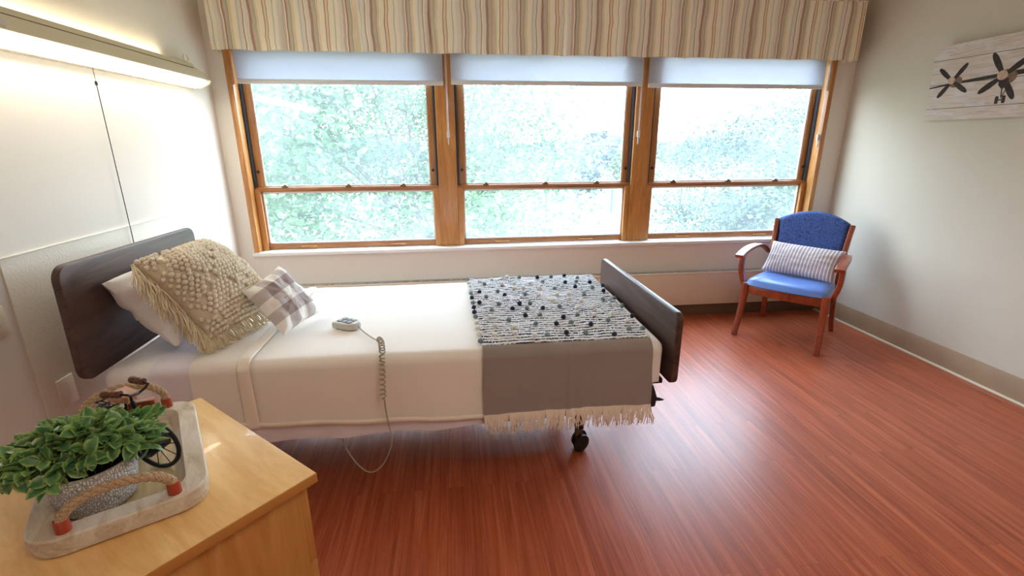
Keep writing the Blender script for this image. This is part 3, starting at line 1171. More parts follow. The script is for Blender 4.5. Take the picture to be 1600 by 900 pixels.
def throw_sec(s_):
    """cross-section by arc length s_ from the far edge; returns (y,z)"""
    yfar, ynear = 2.848, 1.792
    Lf = yfar - (ynear + TR_)
    if s_ <= Lf:
        return yfar - s_, TZ
    a = (s_ - Lf) / TR_
    if a < PI / 2:
        return ynear + TR_ - TR_ * math.sin(a), TZ - TR_ * (1 - math.cos(a))
    d = s_ - Lf - TR_ * PI / 2
    return ynear - .012 * min(1, d / .3), TZ - TR_ - d


STOP = 2.848 - (1.792 + TR_) + .012   # where the ribbed part ends
SEND = STOP - .012 + TR_ * PI / 2 + (.692 - TR_ - .392)


def throw_x(u, s_):
    k = max(0, min(1, s_ / 1.0))
    return (.072 + .022 * k) + u * ((.84 - .022 * k - .005 * k) - (.072 + .022 * k)) + .006 * noise.noise(Vector((u * 3, s_ * 7, 2)))


def rib_fn(u, w_):
    s_ = w_ * STOP
    y, z = throw_sec(s_)
    x = throw_x(u, s_)
    rib = .0035 * abs(math.sin(PI * 36 * w_ + .6 * noise.noise(Vector((u * 5, w_ * 3, 0))))) + .004 * noise.noise(Vector((u * 26, w_ * 40, 4)))
    lump = .006 * noise.noise(Vector((u * 5, w_ * 5, 9)))
    return (x, y, z + rib + lump + .004)


obj('ribbed_weave', MB().grid(rib_fn, 110, 180, True), M['throw'], tb, angle=180)


def grey_fn(u, w_):
    s_ = STOP - .005 + w_ * (SEND - STOP + .005)
    y, z = throw_sec(s_)
    x = throw_x(u, s_) + .012 * w_ * (u - .2)
    dr = w_ * w_
    fold = .010 * dr * noise.noise(Vector((u * 6, w_ * .8, 5))) + .005 * dr * noise.noise(Vector((u * 17, w_, 7)))
    cr = .006 * math.exp(-((u - .5) / .012) ** 2) * min(1, w_ * 3)
    return (x, y - fold - cr - .001 - .004 * dr, z + (.003 if w_ < .1 else 0) + .008 * w_ * math.sin(u * 3))


obj('grey_panel', MB().grid(grey_fn, 90, 40, True), M['greythrow'], tb, angle=180)
fg = MB()
for k in range(340):
    u = (k + rnd.random() * .8) / 340
    p0 = Vector(grey_fn(u, 1))
    L = rnd.uniform(.055, .098)
    a, b = rnd.uniform(-.014, .014), rnd.uniform(-.008, .004)
    clump = .012 * math.sin(u * 90)
    fg.tube([p0 + Vector((0, .001, .006)), p0 + Vector((a * .3 + clump * .4, b * .4 - .002, -L * .35)), p0 + Vector((a + clump, b - .002, -L * .75)), p0 + Vector((a * 1.3 + clump + rnd.uniform(-.006, .006), b, -L))],
            [.0021, .0025, .0022, .0012], 4)
obj('fringe', fg, M['fringe'], tb)


def pompom(r):
    bm = bmesh.new()
    bmesh.ops.create_icosphere(bm, subdivisions=2, radius=r)
    q = rnd.random() * 50
    for vv in bm.verts:
        vv.co *= 1 + .22 * noise.noise(vv.co * (2.2 / r) + Vector((q, 0, 0)))
    return MB().take(bm)


POM = [[(r_, pompom(.0118)) for r_ in range(3)] for _ in range(3)]
pos = []
rows = 9
for j in range(rows):
    for i in range(8):
        u = (i + .5 + (.5 if j % 2 else 0) + rnd.uniform(-.22, .22)) / 8.5
        w_ = (j + .5 + rnd.uniform(-.25, .25)) / rows
        pos.append((min(.99, u), w_))
for j in range(14):
    pos.append((0.0, (j + .5) / 14))
for j in (3, 6, 8, 10, 12):
    pos.append((1.0, (j + .8) / 14))
kinds = ['pom_white', 'pom_grey', 'pom_white', 'pom_grey', 'pom_dark', 'pom_white', 'pom_dark', 'pom_grey']
for k, (u, w_) in enumerate(pos):
    kd = kinds[(k * 5 + k // 8 * 3) % 8]
    src = POM[k % 3][k % 3][1]
    p0 = Vector(rib_fn(u, w_))
    if u == 0.0:
        p0 += Vector((-.006, 0, -.004))
    mb = MB()
    mb.add([v_ + p0 + Vector((0, 0, .008)) for v_ in src.v], src.f)
    obj('pompom', mb, M[kd], tb)

# ---------------------------------------------------------------- pillows


def pillow_mesh(c00, c10, c11, c01, T, n=44, pinch=.07, pw=.42, wr=.006, seed=0, extra=None, back=.6, full=0):
    c00, c10, c11, c01 = map(Vector, (c00, c10, c11, c01))
    nrm = ((c10 - c00) + (c11 - c01)).cross((c01 - c00) + (c11 - c10)).normalized()

    def fn(u, w_, side):
        a, b = u * 2 - 1, w_ * 2 - 1
        a2 = a * (1 - pinch * (1 - b * b) * abs(a) ** 2)
        b2 = b * (1 - pinch * (1 - a * a) * abs(b) ** 2)
        uu, vv = (a2 + 1) / 2, (b2 + 1) / 2
        p_ = (c00 * (1 - uu) + c10 * uu) * (1 - vv) + (c01 * (1 - uu) + c11 * uu) * vv
        ea = 1 - abs(a) ** (full if (full and a < 0) else 2)
        e = max(0, ea * (1 - b * b))
        hgt = T * (e ** pw)
        edge = min(1, e * 6)
        rad = math.atan2(b, a)
        wv = wr * edge * (noise.noise(Vector((a * 3 + seed, b * 3, side))) + .6 * noise.noise(Vector((rad * 4 + seed, math.hypot(a, b) * 1.5, side + 4))))
        k = 1 if side > 0 else -back
        d = hgt * k + wv
        if extra and side > 0:
            d += extra(u, w_) * edge
        return p_ + nrm * d
    mb = MB()
    mb.grid(lambda u, w_: fn(u, w_, 1), n, n)
    mb.grid(lambda u, w_: fn(u, w_, -1), n, n, True)
    return mb.merge(), fn, nrm


# white pillow leaning against the headboard
pm, _, _ = pillow_mesh((-1.13, 1.925, .715), (-1.13, 2.66, .715), (-1.345, 2.66, 1.00), (-1.365, 1.955, .98), .105, 70, .04, .44, .022, 2, None, .6, 7)
wp = obj('white_pillow', pm, M['sheet'], None)
tag(wp, 'white bed pillow leaning on headboard behind the knotted cushion', 'pillow')


def in_band(u, w_):
    d = abs((u - w_) * 2.0 % 1 - .5)
    d2 = abs((u + w_ * .9) * 2.0 % 1 - .5)
    return d < .034 or d2 < .034


MC = ((-1.03, 1.965, .725), (-.905, 2.36, .73), (-1.185, 2.395, 1.055), (-1.235, 1.945, 1.055))
pm, mfn, mn = pillow_mesh(*MC, .145, 60, .05, .46, .008, 5, None, .2)
mp = thing('macrame_cushion', 'large oatmeal knotted cushion with fringe leaning on white pillow', 'cushion', MC[0])
obj('cushion_cover', pm, M['macrame'], mp, angle=180)
kn = MB()
NK = 23
for j in range(NK):
    for i in range(NK):
        u, w_ = (i + .5 + .5 * (j % 2)) / (NK + .5), (j + .5) / NK
        if in_band(u, w_):
            continue
        p0 = mfn(u, w_, 1)
        tu = (mfn(min(1, u + .02), w_, 1) - mfn(max(0, u - .02), w_, 1))
        tv = (mfn(u, min(1, w_ + .02), 1) - mfn(u, max(0, w_ - .02), 1))
        nn = tu.cross(tv).normalized()
        tu.normalize()
        tv = nn.cross(tu)
        r_ = .0118 * rnd.uniform(.88, 1.1)
        m4 = Matrix((tu, tv, nn)).transposed().to_4x4()
        m4.translation = p0 + nn * .0045
        kn.lathe([(0, -r_ * .4), (r_ * .9, -r_ * .2), (r_, r_ * .25), (r_ * .72, r_ * .75), (r_ * .3, r_ * .98), (0, r_)], 9, m4 @ Matrix.Rotation(rnd.uniform(0, 1), 4, 'Z'), 1.05, .92)
obj('knots', kn, M['macrame'], mp, angle=180)
fr2 = MB()


def strand(p0, d, L, r=.0022):
    pts = [p0]
    q = p0.copy()
    vel = d.normalized()
    for k in range(5):
        vel = (vel + Vector((rnd.uniform(-.28, .28), rnd.uniform(-.28, .28), -.30 + rnd.uniform(-.2, .2)))).normalized()
        q = q + vel * (L / 5)
        if q.z < .69:
            q.z = .69 + rnd.uniform(0, .008)
            vel.z = abs(vel.z) * .2
        pts.append(q.copy())
    fr2.tube(pts, [r, r, r, r, r * .9, r * .6], 4, True)


for k in range(210):
    t = k / 209
    p0 = mfn(0.0, t, 1) + Vector((rnd.uniform(-.004, .004),) * 3)
    outd = Vector((.25, -.75, -.35)) + mn * rnd.uniform(.1, .6)
    strand(p0, outd, rnd.uniform(.075, .125), .0026)
for k in range(120):
    t = k / 119 * .8
    p0 = mfn(t, 0.0, 1)
    outd = Vector((.7, -.35, -.25)) + mn * rnd.uniform(-.1, .3)
    strand(p0, outd, rnd.uniform(.065, .11), .0026)
obj('fringe', fr2, M['macfringe'], mp)

GC = ((-.755, 2.030, .70), (-.675, 2.32, .70), (-.845, 2.345, .935), (-.920, 2.095, .885))
pm, _, _ = pillow_mesh(*GC, .066, 44, .06, .42, .010, 9, None, .35)
gp = obj('gingham_cushion', pm, M['gingham'], None)
tag(gp, 'small taupe and white gingham cushion on the bed', 'cushion')

# ---------------------------------------------------------------- bed remote and its cord
rm = thing('bed_remote', 'pale grey bed remote with coiled cord lying on bedspread', 'remote control', (-.5, 2.14, .684))
RM_ = Matrix.Translation((-.503, 2.14, .685)) @ Matrix.Rotation(math.radians(-33), 4, 'Z')
hm = MB().prism([(-.062, -.038), (-.058, -.044), (.03, -.040), (.055, -.02), (.06, 0), (.055, .02), (.03, .040), (-.058, .044), (-.062, .038)], 'z', 0, .030, .007, 3, RM_)
obj('handset', hm, M['remote'], rm)
for i in range(3):
    for j in range(2):
        bx = MB().box(-.045 + i * .027, -.024 + i * .027, -.026 + j * .03, -.004 + j * .03, .028, .034, .002, 2, RM_)
        obj('button', bx, M['remote_btn'], rm)
path = spline([RM_ @ Vector((.058, 0, .014)), (-.425, 2.06, .692), (-.375, 1.985, .69), (-.345, 1.95, .69)], 18)
ax = spline([(-.345, 1.95, .693), (-.325, 1.90, .698), (-.312, 1.835, .695), (-.306, 1.797, .672), (-.308, 1.785, .62), (-.312, 1.778, .56), (-.310, 1.774, .505)], 200)
coil = []
turns = 17
for k, c in enumerate(ax):
    t = k / (len(ax) - 1)
    T_ = (ax[min(k + 1, len(ax) - 1)] - ax[max(k - 1, 0)]).normalized()
    A_ = Vector((1, 0, 0)) - T_ * T_.x
    A_.normalize()
    B_ = T_.cross(A_)
    r_ = .0105 * min(1, 12 * t + .15, 12 * (1 - t) + .15)
    if T_.z > -.5:
        c = c + Vector((0, 0, .008))
    else:
        c = c + Vector((0, -.009, 0))
    coil.append(c + A_ * r_ * math.cos(2 * PI * turns * t) + B_ * r_ * math.sin(2 * PI * turns * t))
tail = spline([coil[-1], (-.307, 1.768, .46), (-.300, 1.762, .40), (-.290, 1.756, .335), (-.305, 1.765, .27), (-.345, 1.78, .19), (-.400, 1.795, .150), (-.455, 1.81, .19), (-.505, 1.84, .27), (-.515, 1.87, .34), (-.515, 1.95, .42)], 60)
obj('cord', MB().tube(path[:-1] + coil + tail[1:], .0032, 6), M['cord'], rm)

# ---------------------------------------------------------------- armchair (local: front = -Y)
CH_ROT = math.radians(-50.4)
chair = thing('armchair', 'cherry wood armchair with blue seat in the corner by window', 'armchair', (2.648, 3.36, 0), CH_ROT)


def L(o):
    return o


def bar(path, w, d, name, mat=M['cherry'], par=chair, upv=(1, 0, 0)):
    """rectangular bar along path; w across (local x), d along the other direction; lists allowed"""
    P = [Vector(p_) for p_ in path]
    vs, fs = [], []
    n_ = len(P)
    for i in range(n_):
        T_ = (P[min(i + 1, n_ - 1)] - P[max(i - 1, 0)]).normalized()
        X_ = Vector(upv)
        X_ = (X_ - T_ * X_.dot(T_)).normalized()
        Y_ = T_.cross(X_)
        ww = w[min(i, len(w) - 1)] if isinstance(w, list) else w
        dd = d[min(i, len(d) - 1)] if isinstance(d, list) else d
        r_ = min(ww, dd) * .22
        for a, b in rrect(-ww / 2, ww / 2, -dd / 2, dd / 2, r_, 2):
            vs.append(P[i] + X_ * a + Y_ * b)
    k = len(vs) // n_
    for i in range(n_ - 1):
        for j in range(k):
            j2 = (j + 1) % k
            fs.append((i * k + j, i * k + j2, (i + 1) * k + j2, (i + 1) * k + j))
    fs.append(tuple(range(k))[::-1])
    fs.append(tuple((n_ - 1) * k + j for j in range(k)))
    mb = MB().add(vs, fs)
    return obj(name, mb, mat, par, world=False)


for s_ in (-1, 1):
    fp = spline([(s_ * .292, -.325, 0), (s_ * .287, -.300, .10), (s_ * .281, -.268, .24), (s_ * .277, -.255, .34), (s_ * .275, -.25, .425)], 20)
    n_ = len(fp)
    bar(fp, [.040 + .012 * i / n_ for i in range(n_)], [.036 + .028 * i / n_ for i in range(n_)], 'leg')
    bp = spline([(s_ * .262, .300, 0), (s_ * .256, .262, .12), (s_ * .252, .225, .28), (s_ * .25, .215, .42), (s_ * .252, .225, .55), (s_ * .258, .262, .72), (s_ * .268, .300, .872)], 30)
    n_ = len(bp)
    bar(bp, [.034] * n_, [.036 + .026 * min(1, i / 12) - .020 * max(0, (i - 16) / 14) for i in range(n_)], 'leg')
    ap = spline([(s_ * .275, .225, .600), (s_ * .292, .13, .655), (s_ * .312, .02, .682), (s_ * .325, -.12, .680), (s_ * .330, -.24, .664), (s_ * .332, -.325, .640)], 26)
    n_ = len(ap)
    bar(ap, [.030 + .034 * min(1, i / (n_ * .55)) for i in range(n_)], .026, 'armrest')
    sp = spline([(s_ * .330, -.215, .662), (s_ * .338, -.222, .60), (s_ * .336, -.225, .52), (s_ * .320, -.215, .445), (s_ * .298, -.195, .392), (s_ * .284, -.175, .375)], 22)
    bar(sp, .034, .048, 'arm_support')
    bar([(s_ * .268, -.24, .385), (s_ * .252, .21, .385)], .026, .065, 'side_rail')
fr3 = spline([(-.262, -.252, .378), (-.13, -.272, .378), (0, -.278, .378), (.13, -.272, .378), (.262, -.252, .378)], 16)
bar(fr3, .066, .026, 'front_rail', upv=(0, 0, 1))
bar([(-.245, .215, .385), (.245, .215, .385)], .065, .026, 'back_rail', upv=(0, 0, 1))
bar([(-.250, .240, .60), (.250, .240, .60)], .05, .022, 'back_slat', upv=(0, 0, 1))


def seat_fn(side):
    def fn(u, w_):
        a, b = u * 2 - 1, w_ * 2 - 1
        # superellipse mapping of the square to a rounded square
        m = 1 - .05 * (abs(a) * abs(b)) ** 3
        hw = .292 - .035 * w_
        x_ = a * hw * m
        y_ = -.285 + (.20 + .285) * w_
        y_ = -.0425 + (y_ + .0425) * m - .02 * (1 - a * a) * (1 - w_)
        e = max(0, (1 - a ** 6) * (1 - b ** 6))
        z_ = .418 + side * (.062 if side > 0 else .012) * e ** .42
        if side > 0:
            z_ += -.006 * math.exp(-(a * a + b * b) * 3)
        return (x_, y_, z_)
    return fn


obj('seat', MB().grid(seat_fn(1), 40, 40).grid(seat_fn(-1), 40, 40, True).merge(), M['vinyl'], chair, world=False, angle=180)


def back_fn(side):
    def fn(u, w_):
        a = u * 2 - 1
        zt = .955 - .075 * abs(a) ** 2.0
        zb_ = .60
        z_ = zb_ + (zt - zb_) * w_
        hw = .236 + .018 * (z_ - .6) / .35
        b = w_ * 2 - 1
        e = max(0, (1 - a ** 8) * (1 - b ** 8))
        y_ = .238 + .23 * max(0, z_ - .55) * .9 - .012 * (1 - a * a) * 0 + .018 * (1 - a * a) * .6
        y_ += -.030 * e ** .4 if side > 0 else .026 * e ** .4
        return (a * hw, y_, z_)
    return fn


obj('backrest', MB().grid(back_fn(1), 40, 30).grid(back_fn(-1), 40, 30, True).merge(), M['navy'], chair, world=False, angle=180)
# striped lumbar cushion on the chair
CM = MW[chair.name]
LC = [CM @ Vector(q) for q in ((-.262, .03, .480), (.275, -.045, .480), (.292, .085, .705), (-.232, .135, .712))]
pm, _, _ = pillow_mesh(*LC, .065, 44, .05, .42, .006, 14)
sc_ = obj('striped_cushion', pm, M['stripe'], None)
tag(sc_, 'oblong taupe and white striped cushion on the blue armchair', 'cushion')

# ---------------------------------------------------------------- nightstand
nc, na = Vector((-.799, 1.422, 0)), Vector((-.350, 1.012, 0))
fd = (na - nc)
FW = fd.length
fd.normalize()
dd_ = Vector((-fd.y * -1, -fd.x, 0))
dd_ = Vector((fd.y, -fd.x, 0))      # into the cabinet, away from the drawers
ROTN = math.atan2(fd.y, fd.x)
ns = thing('nightstand', 'maple nightstand with drawers holding the tray in front corner', 'nightstand', (nc.x, nc.y, 0), ROTN)
# local: x along the drawer front (0..FW), y = -depth into the cabinet
DP = .50


def nb(x0, x1, y0, y1, z0, z1, b=.002):
    return MB().box(x0, x1, y0, y1, z0, z1, b)


obj('top', nb(0, FW, -DP, 0, .724, .75, .002), M['maple'], ns, world=False)
obj('top_edge', MB().box(-.0012, FW + .0012, -DP - .0012, .0012, .7245, .7485, .001), M['maple_edge'], ns, world=False)
bd = nb(.022, .040, -DP + .01, -.035, .0, .724).box(FW - .040, FW - .022, -DP + .01, -.035, .0, .724, .002).box(.03, FW - .03, -DP + .01, -DP + .02, .02, .724, .001)
bd.box(.03, FW - .03, -DP + .01, -.035, .05, .068, .001)
obj('carcass', bd, M['maple_v'], ns, world=False)
for z0, z1 in ((.055, .270), (.274, .490), (.494, .716)):
    d_ = obj('drawer', nb(.024, FW - .024, -.035, -.015, z0, z1, .002), M['maple_v'], ns, world=False)
    zz = (z0 + z1) / 2
    hp = [(FW / 2 - .05, -.015, zz), (FW / 2 - .05, .008, zz), (FW / 2 + .05, .008, zz), (FW / 2 + .05, -.015, zz)]
    obj('handle', MB().tube(hp, .004, 8), M['grey_metal'], d_, world=False)

# ---------------------------------------------------------------- tray
TC = Vector((-.788, 1.064, .75))
TROT = math.atan2(.491, .871)
ty = thing('serving_tray', 'whitewashed wooden tray with rope handles on the nightstand', 'tray', TC, TROT)
TW, TL, TH = .150, .236, .046


def tray_ring(w, l, r, z, n_=8):
    return [(a, b, z) for a, b in rrect(-w, w, -l, l, r, n_)]


rings = [tray_ring(TW - .012, TL - .012, .05, .0), tray_ring(TW - .004, TL - .004, .058, .006), tray_ring(TW, TL, .062, .034), tray_ring(TW, TL, .062, TH - .003), tray_ring(TW - .003, TL - .003, .06, TH),
         tray_ring(TW - .040, TL - .042, .036, TH), tray_ring(TW - .043, TL - .045, .034, TH - .003), tray_ring(TW - .056, TL - .060, .028, .016), tray_ring(TW - .062, TL - .066, .024, .013)]
tm = MB()
k = len(rings[0])
vs = [p_ for r_ in rings for p_ in r_]
fs = []
for i in range(len(rings) - 1):
    for j in range(k):
        j2 = (j + 1) % k
        fs.append((i * k + j, i * k + j2, (i + 1) * k + j2, (i + 1) * k + j))
fs.append(tuple(range(k))[::-1])
tm.add(vs, fs)
obj('body', tm, M['tray'], ty, world=False, angle=40)
tf = MB().add(tray_ring(TW - .0615, TL - .0655, .024, .0132), [tuple(range(k))])
tf.add(tray_ring(TW - .0615, TL - .0655, .024, .0032), [tuple(range(k))[::-1]])
obj('inner_floor', tf, M['trayfloor'], ty, world=False)
for s_ in (-1, 1):
    yy = s_ * (TL - .022)
    x_ = .088
    ht = .064 if s_ < 0 else .086
    hp = spline([(-x_, yy, TH + .012), (-x_ * .96, yy, TH + ht * .5), (-x_ * .62, yy, TH + ht * .86), (0, yy, TH + ht), (x_ * .62, yy, TH + ht * .86), (x_ * .96, yy, TH + ht * .5), (x_, yy, TH + .012)], 150)
    rp_ = MB()
    for q in range(3):
        st = []
        for i in range(len(hp)):
            T_ = (hp[min(i + 1, len(hp) - 1)] - hp[max(i - 1, 0)]).normalized()
            N_ = Vector((0, 1, 0))
            B_ = T_.cross(N_)
            an = i * .30 + q * 2 * PI / 3
            st.append(hp[i] + N_ * math.cos(an) * .0048 + B_ * math.sin(an) * .0048)
        rp_.tube(st, .0054, 8)
    hd = obj('rope_handle', rp_, M['rope'], ty, world=False)
    for xx in (-x_, x_):
        obj('ferrule', MB().lathe([(0, -.002), (.0125, -.002), (.0125, .024), (.0115, .026), (0, .026)], 16, Matrix.Translation((xx, yy, TH))), M['ferrule'], hd, world=False)

# ---------------------------------------------------------------- potted plant
PC = Vector((-.784, .962, .7635))
pt = thing('potted_plant', 'bushy green plant in white petal pot on tray', 'plant', PC)
obj('pot', MB().lathe([(.052, 0), (.060, .001), (.066, .006), (.075, .05), (.081, .100), (.080, .103), (.076, .101), (.072, .085)], 48), M['pot'], pt, world=False)
obj('soil', MB().lathe([(0, .086), (.04, .089), (.074, .085)], 24), M['soil'], pt, world=False)
stems, leaves = MB(), MB()


def leaf(mb, p_, d, up, Ln, W):
    d = d.normalized()
    side = d.cross(up)
    side = side.normalized() if side.length > 1e-4 else d.orthogonal().normalized()
    nn = side.cross(d)
    vs, us = [], []
    prof_ = [(0, .08), (.22, .72), (.48, 1), (.74, .8), (1, .05)]
    for t, w_ in prof_:
        c = p_ + d * (Ln * t) + nn * (-.22 * Ln * t * t + .02 * Ln)
        for q, uv in ((-1, 0), (0, .5), (1, 1)):
            vs.append(c + side * (q * W * .5 * w_) + nn * (abs(q) * W * .16 * w_))
            us.append((uv, t))
    fs = []
    for i in range(4):
        for q in range(2):
            a = i * 3 + q
            fs.append((a, a + 1, a + 4, a + 3))
    mb.add(vs, fs, us)


lat = Vector((.82, .57, 0))
dep = Vector((-.57, .82, 0))
for k in range(64):
    a = 2 * PI * (k * .381966)
    rr = math.sqrt((k + .5) / 64)
    ca = math.cos(a)
    tip = lat * (ca * rr * (.165 if ca < 0 else .120)) + dep * (math.sin(a) * rr * (.085 if math.sin(a) < 0 else .115)) + Vector((0, 0, .168 - .050 * rr ** 2 + rnd.uniform(-.014, .014)))
    tip += Vector((rnd.uniform(-.012, .012), rnd.uniform(-.012, .012), 0))
    base = lat * (ca * rr * .055) + dep * (math.sin(a) * rr * .055) + Vector((0, 0, .09))
    mid = base * .4 + tip * .6 + Vector((0, 0, .028))
    sp = spline([base, mid, tip], 10)
    stems.tube(sp, .0016, 5)
    n_ = len(sp)
    for q in range(2, n_):
        T_ = (sp[min(q + 1, n_ - 1)] - sp[q - 1]).normalized()
        for m in range(2):
            ang = rnd.uniform(0, 2 * PI) if q < n_ - 1 else m * PI + rnd.uniform(-.5, .5)
            o1 = T_.orthogonal().normalized()
            o2 = T_.cross(o1)
            dr = (o1 * math.cos(ang) + o2 * math.sin(ang)) * .85 + T_ * .5 + Vector((0, 0, rnd.uniform(.0, .55)))
            if rnd.random() < (.35 if q < 6 else .12):
                continue
            leaf(leaves, sp[q], dr, Vector((0, 0, 1)) + Vector((rnd.uniform(-.9, .9), rnd.uniform(-.9, .9), 0)), rnd.uniform(.028, .040), rnd.uniform(.021, .029))
    leaf(leaves, tip, (tip - mid) + Vector((0, 0, .01)), Vector((0, 0, 1)), .030, .018)
obj('stems', stems, M['stem'], pt, world=False)
obj('foliage', leaves, M['leaf'], pt, world=False, angle=60)

# ---------------------------------------------------------------- ornamental bicycle on the tray
TFZ = .7635
bk = thing('bicycle_ornament', 'small black wire bicycle ornament with wooden seat on tray', 'ornament', (-.80, 1.10, TFZ))
WR = .062


def wheel(c, heading, name, r=WR):
    h_ = Vector((heading[0], heading[1], 0)).normalized()
    nn = Vector((-h_.y, h_.x, 0))
    z_ = Vector((0, 0, 1))
    c = Vector(c)
    tp = [c + h_ * ((r - .005) * math.cos(2 * PI * k / 40)) + z_ * ((r - .005) * math.sin(2 * PI * k / 40)) for k in range(41)]
    w_ = obj(name, MB().tube(tp, .0052, 8, False), M['blackmetal'], bk)
    sp = MB()
    for k in range(10):
        a = 2 * PI * k / 10 + .2
        sp.tube([c, c + h_ * ((r - .008) * math.cos(a)) + z_ * ((r - .008) * math.sin(a))], .0011, 5)
    obj('spokes', sp, M['blackmetal'], w_)
    obj('hub', MB().tube([c - nn * .026, c - nn * .025, c + nn * .025, c + nn * .026], [.013, .0165, .0165, .013], 18).tube([c - nn * .034, c + nn * .034], .005, 8), M['blackmetal'], w_)
    return w_


FWc = Vector((-.712, 1.058, TFZ + WR))
RWc = Vector((-.868, 1.155, TFZ + WR))
head = (.97, -.24)
wheel(FWc, head, 'front_wheel')
rh = (FWc - RWc)
wheel(RWc, (rh.x, rh.y), 'rear_wheel')
hv = Vector((head[0], head[1], 0)).normalized()
hn = Vector((-hv.y, hv.x, 0))
crown = FWc - hv * .022 + Vector((0, 0, .072))
frm = MB()
for s_ in (-1, 1):
    frm.tube([FWc + hn * s_ * .031, crown + hn * s_ * .016, crown], .0028, 6)
stemtop = crown - hv * .012 + Vector((0, 0, .040))
frm.tube([crown, stemtop], .0045, 8)
seatp = Vector((-.808, 1.135, TFZ + .145))
rb = (RWc - FWc).normalized()
bbp = RWc.lerp(FWc, .48) + Vector((0, 0, -.012))
frm.tube([crown + Vector((0, 0, .012)), bbp], .0032, 6).tube([bbp, seatp], .0032, 6).tube([crown + Vector((0, 0, .022)), seatp - Vector((0, 0, .03))], .0032, 6)
rn = Vector((-rb.y, rb.x, 0)).normalized()
for s_ in (-1, 1):
    frm.tube([bbp, RWc + rn * s_ * .02], .0025, 6).tube([seatp - Vector((0, 0, .02)), RWc + rn * s_ * .02], .0025, 6)
obj('frame', frm, M['blackmetal'], bk)
hb = MB()
ctr = stemtop + hv * .022 + Vector((0, 0, .022))
hb.tube([crown, stemtop, stemtop + Vector((0, 0, .014)), ctr], .0030, 8)
ends = []
for s_ in (-1, 1):
    g0 = ctr + hn * s_ * .026 + Vector((0, 0, .010)) + hv * .002
    g1 = ctr + hn * s_ * .030 - hv * .016 + Vector((0, 0, .013))
    hb.tube([ctr, ctr + hn * s_ * .020 + Vector((0, 0, .004)), g0, g1], .0028, 8)
    ends.append((g1, (-hv * .9 + hn * s_ * .15).normalized()))
hbo = obj('handlebar', hb, M['blackmetal'], bk)
for g1, d_ in ends:
    q = d_.to_track_quat('Z', 'Y').to_matrix().to_4x4()
    obj('grip', MB().lathe([(0, -.004), (.008, -.004), (.0085, .004), (.0065, .007), (.0085, .012), (.0065, .018), (.0085, .024), (.0088, .032), (.006, .037), (0, .038)], 14, Matrix.Translation(g1) @ q), M['darkgrip'], hbo)
sd = Matrix.Translation(seatp) @ Matrix.Rotation(math.atan2(-rb.y, -rb.x), 4, 'Z')
obj('seat', MB().prism([(-.034, -.024), (.006, -.024), (.036, -.009), (.036, .009), (.006, .024), (-.034, .024)], 'z', 0, .018, .004, 2, sd), M['seatwood'], bk)
rk = MB()
for j in range(6):
    o_ = rn * (-.025 + .01 * j)
    rk.tube([seatp + rb * .02 + o_ + Vector((0, 0, -.012)), seatp + rb * .075 + o_ + Vector((0, 0, -.016))], .0015, 5)
for t in (.02, .048, .075):
    rk.tube([seatp + rb * t - rn * .028 + Vector((0, 0, -.014)), seatp + rb * t + rn * .028 + Vector((0, 0, -.014))], .0018, 5)
rk.tube([seatp + rb * .075 + Vector((0, 0, -.016)), RWc + Vector((0, 0, .0))], .002, 5)
obj('rack', rk, M['blackmetal'], bk)
obj('wooden_block', MB().prism(rrect(-.026, .026, -.012, .012, .003, 2), 'z', 0, .022, .002, 2, Matrix.Translation(crown + Vector((-.012, .035, .004))) @ Matrix.Rotation(.3, 4, 'Z')), M['redwood'], bk)

# ---------------------------------------------------------------- outside
GZ = -3.0
struct('lawn', MB().grid(lambda u, w_: (-160 + 320 * u, 4.6 + 260 * w_, GZ + (.9 * noise.noise(Vector((u * 9, w_ * 9, 0))) if w_ > .12 else 0)), 60, 60), M['lawn'], 'sunlit grass field beyond the windows')


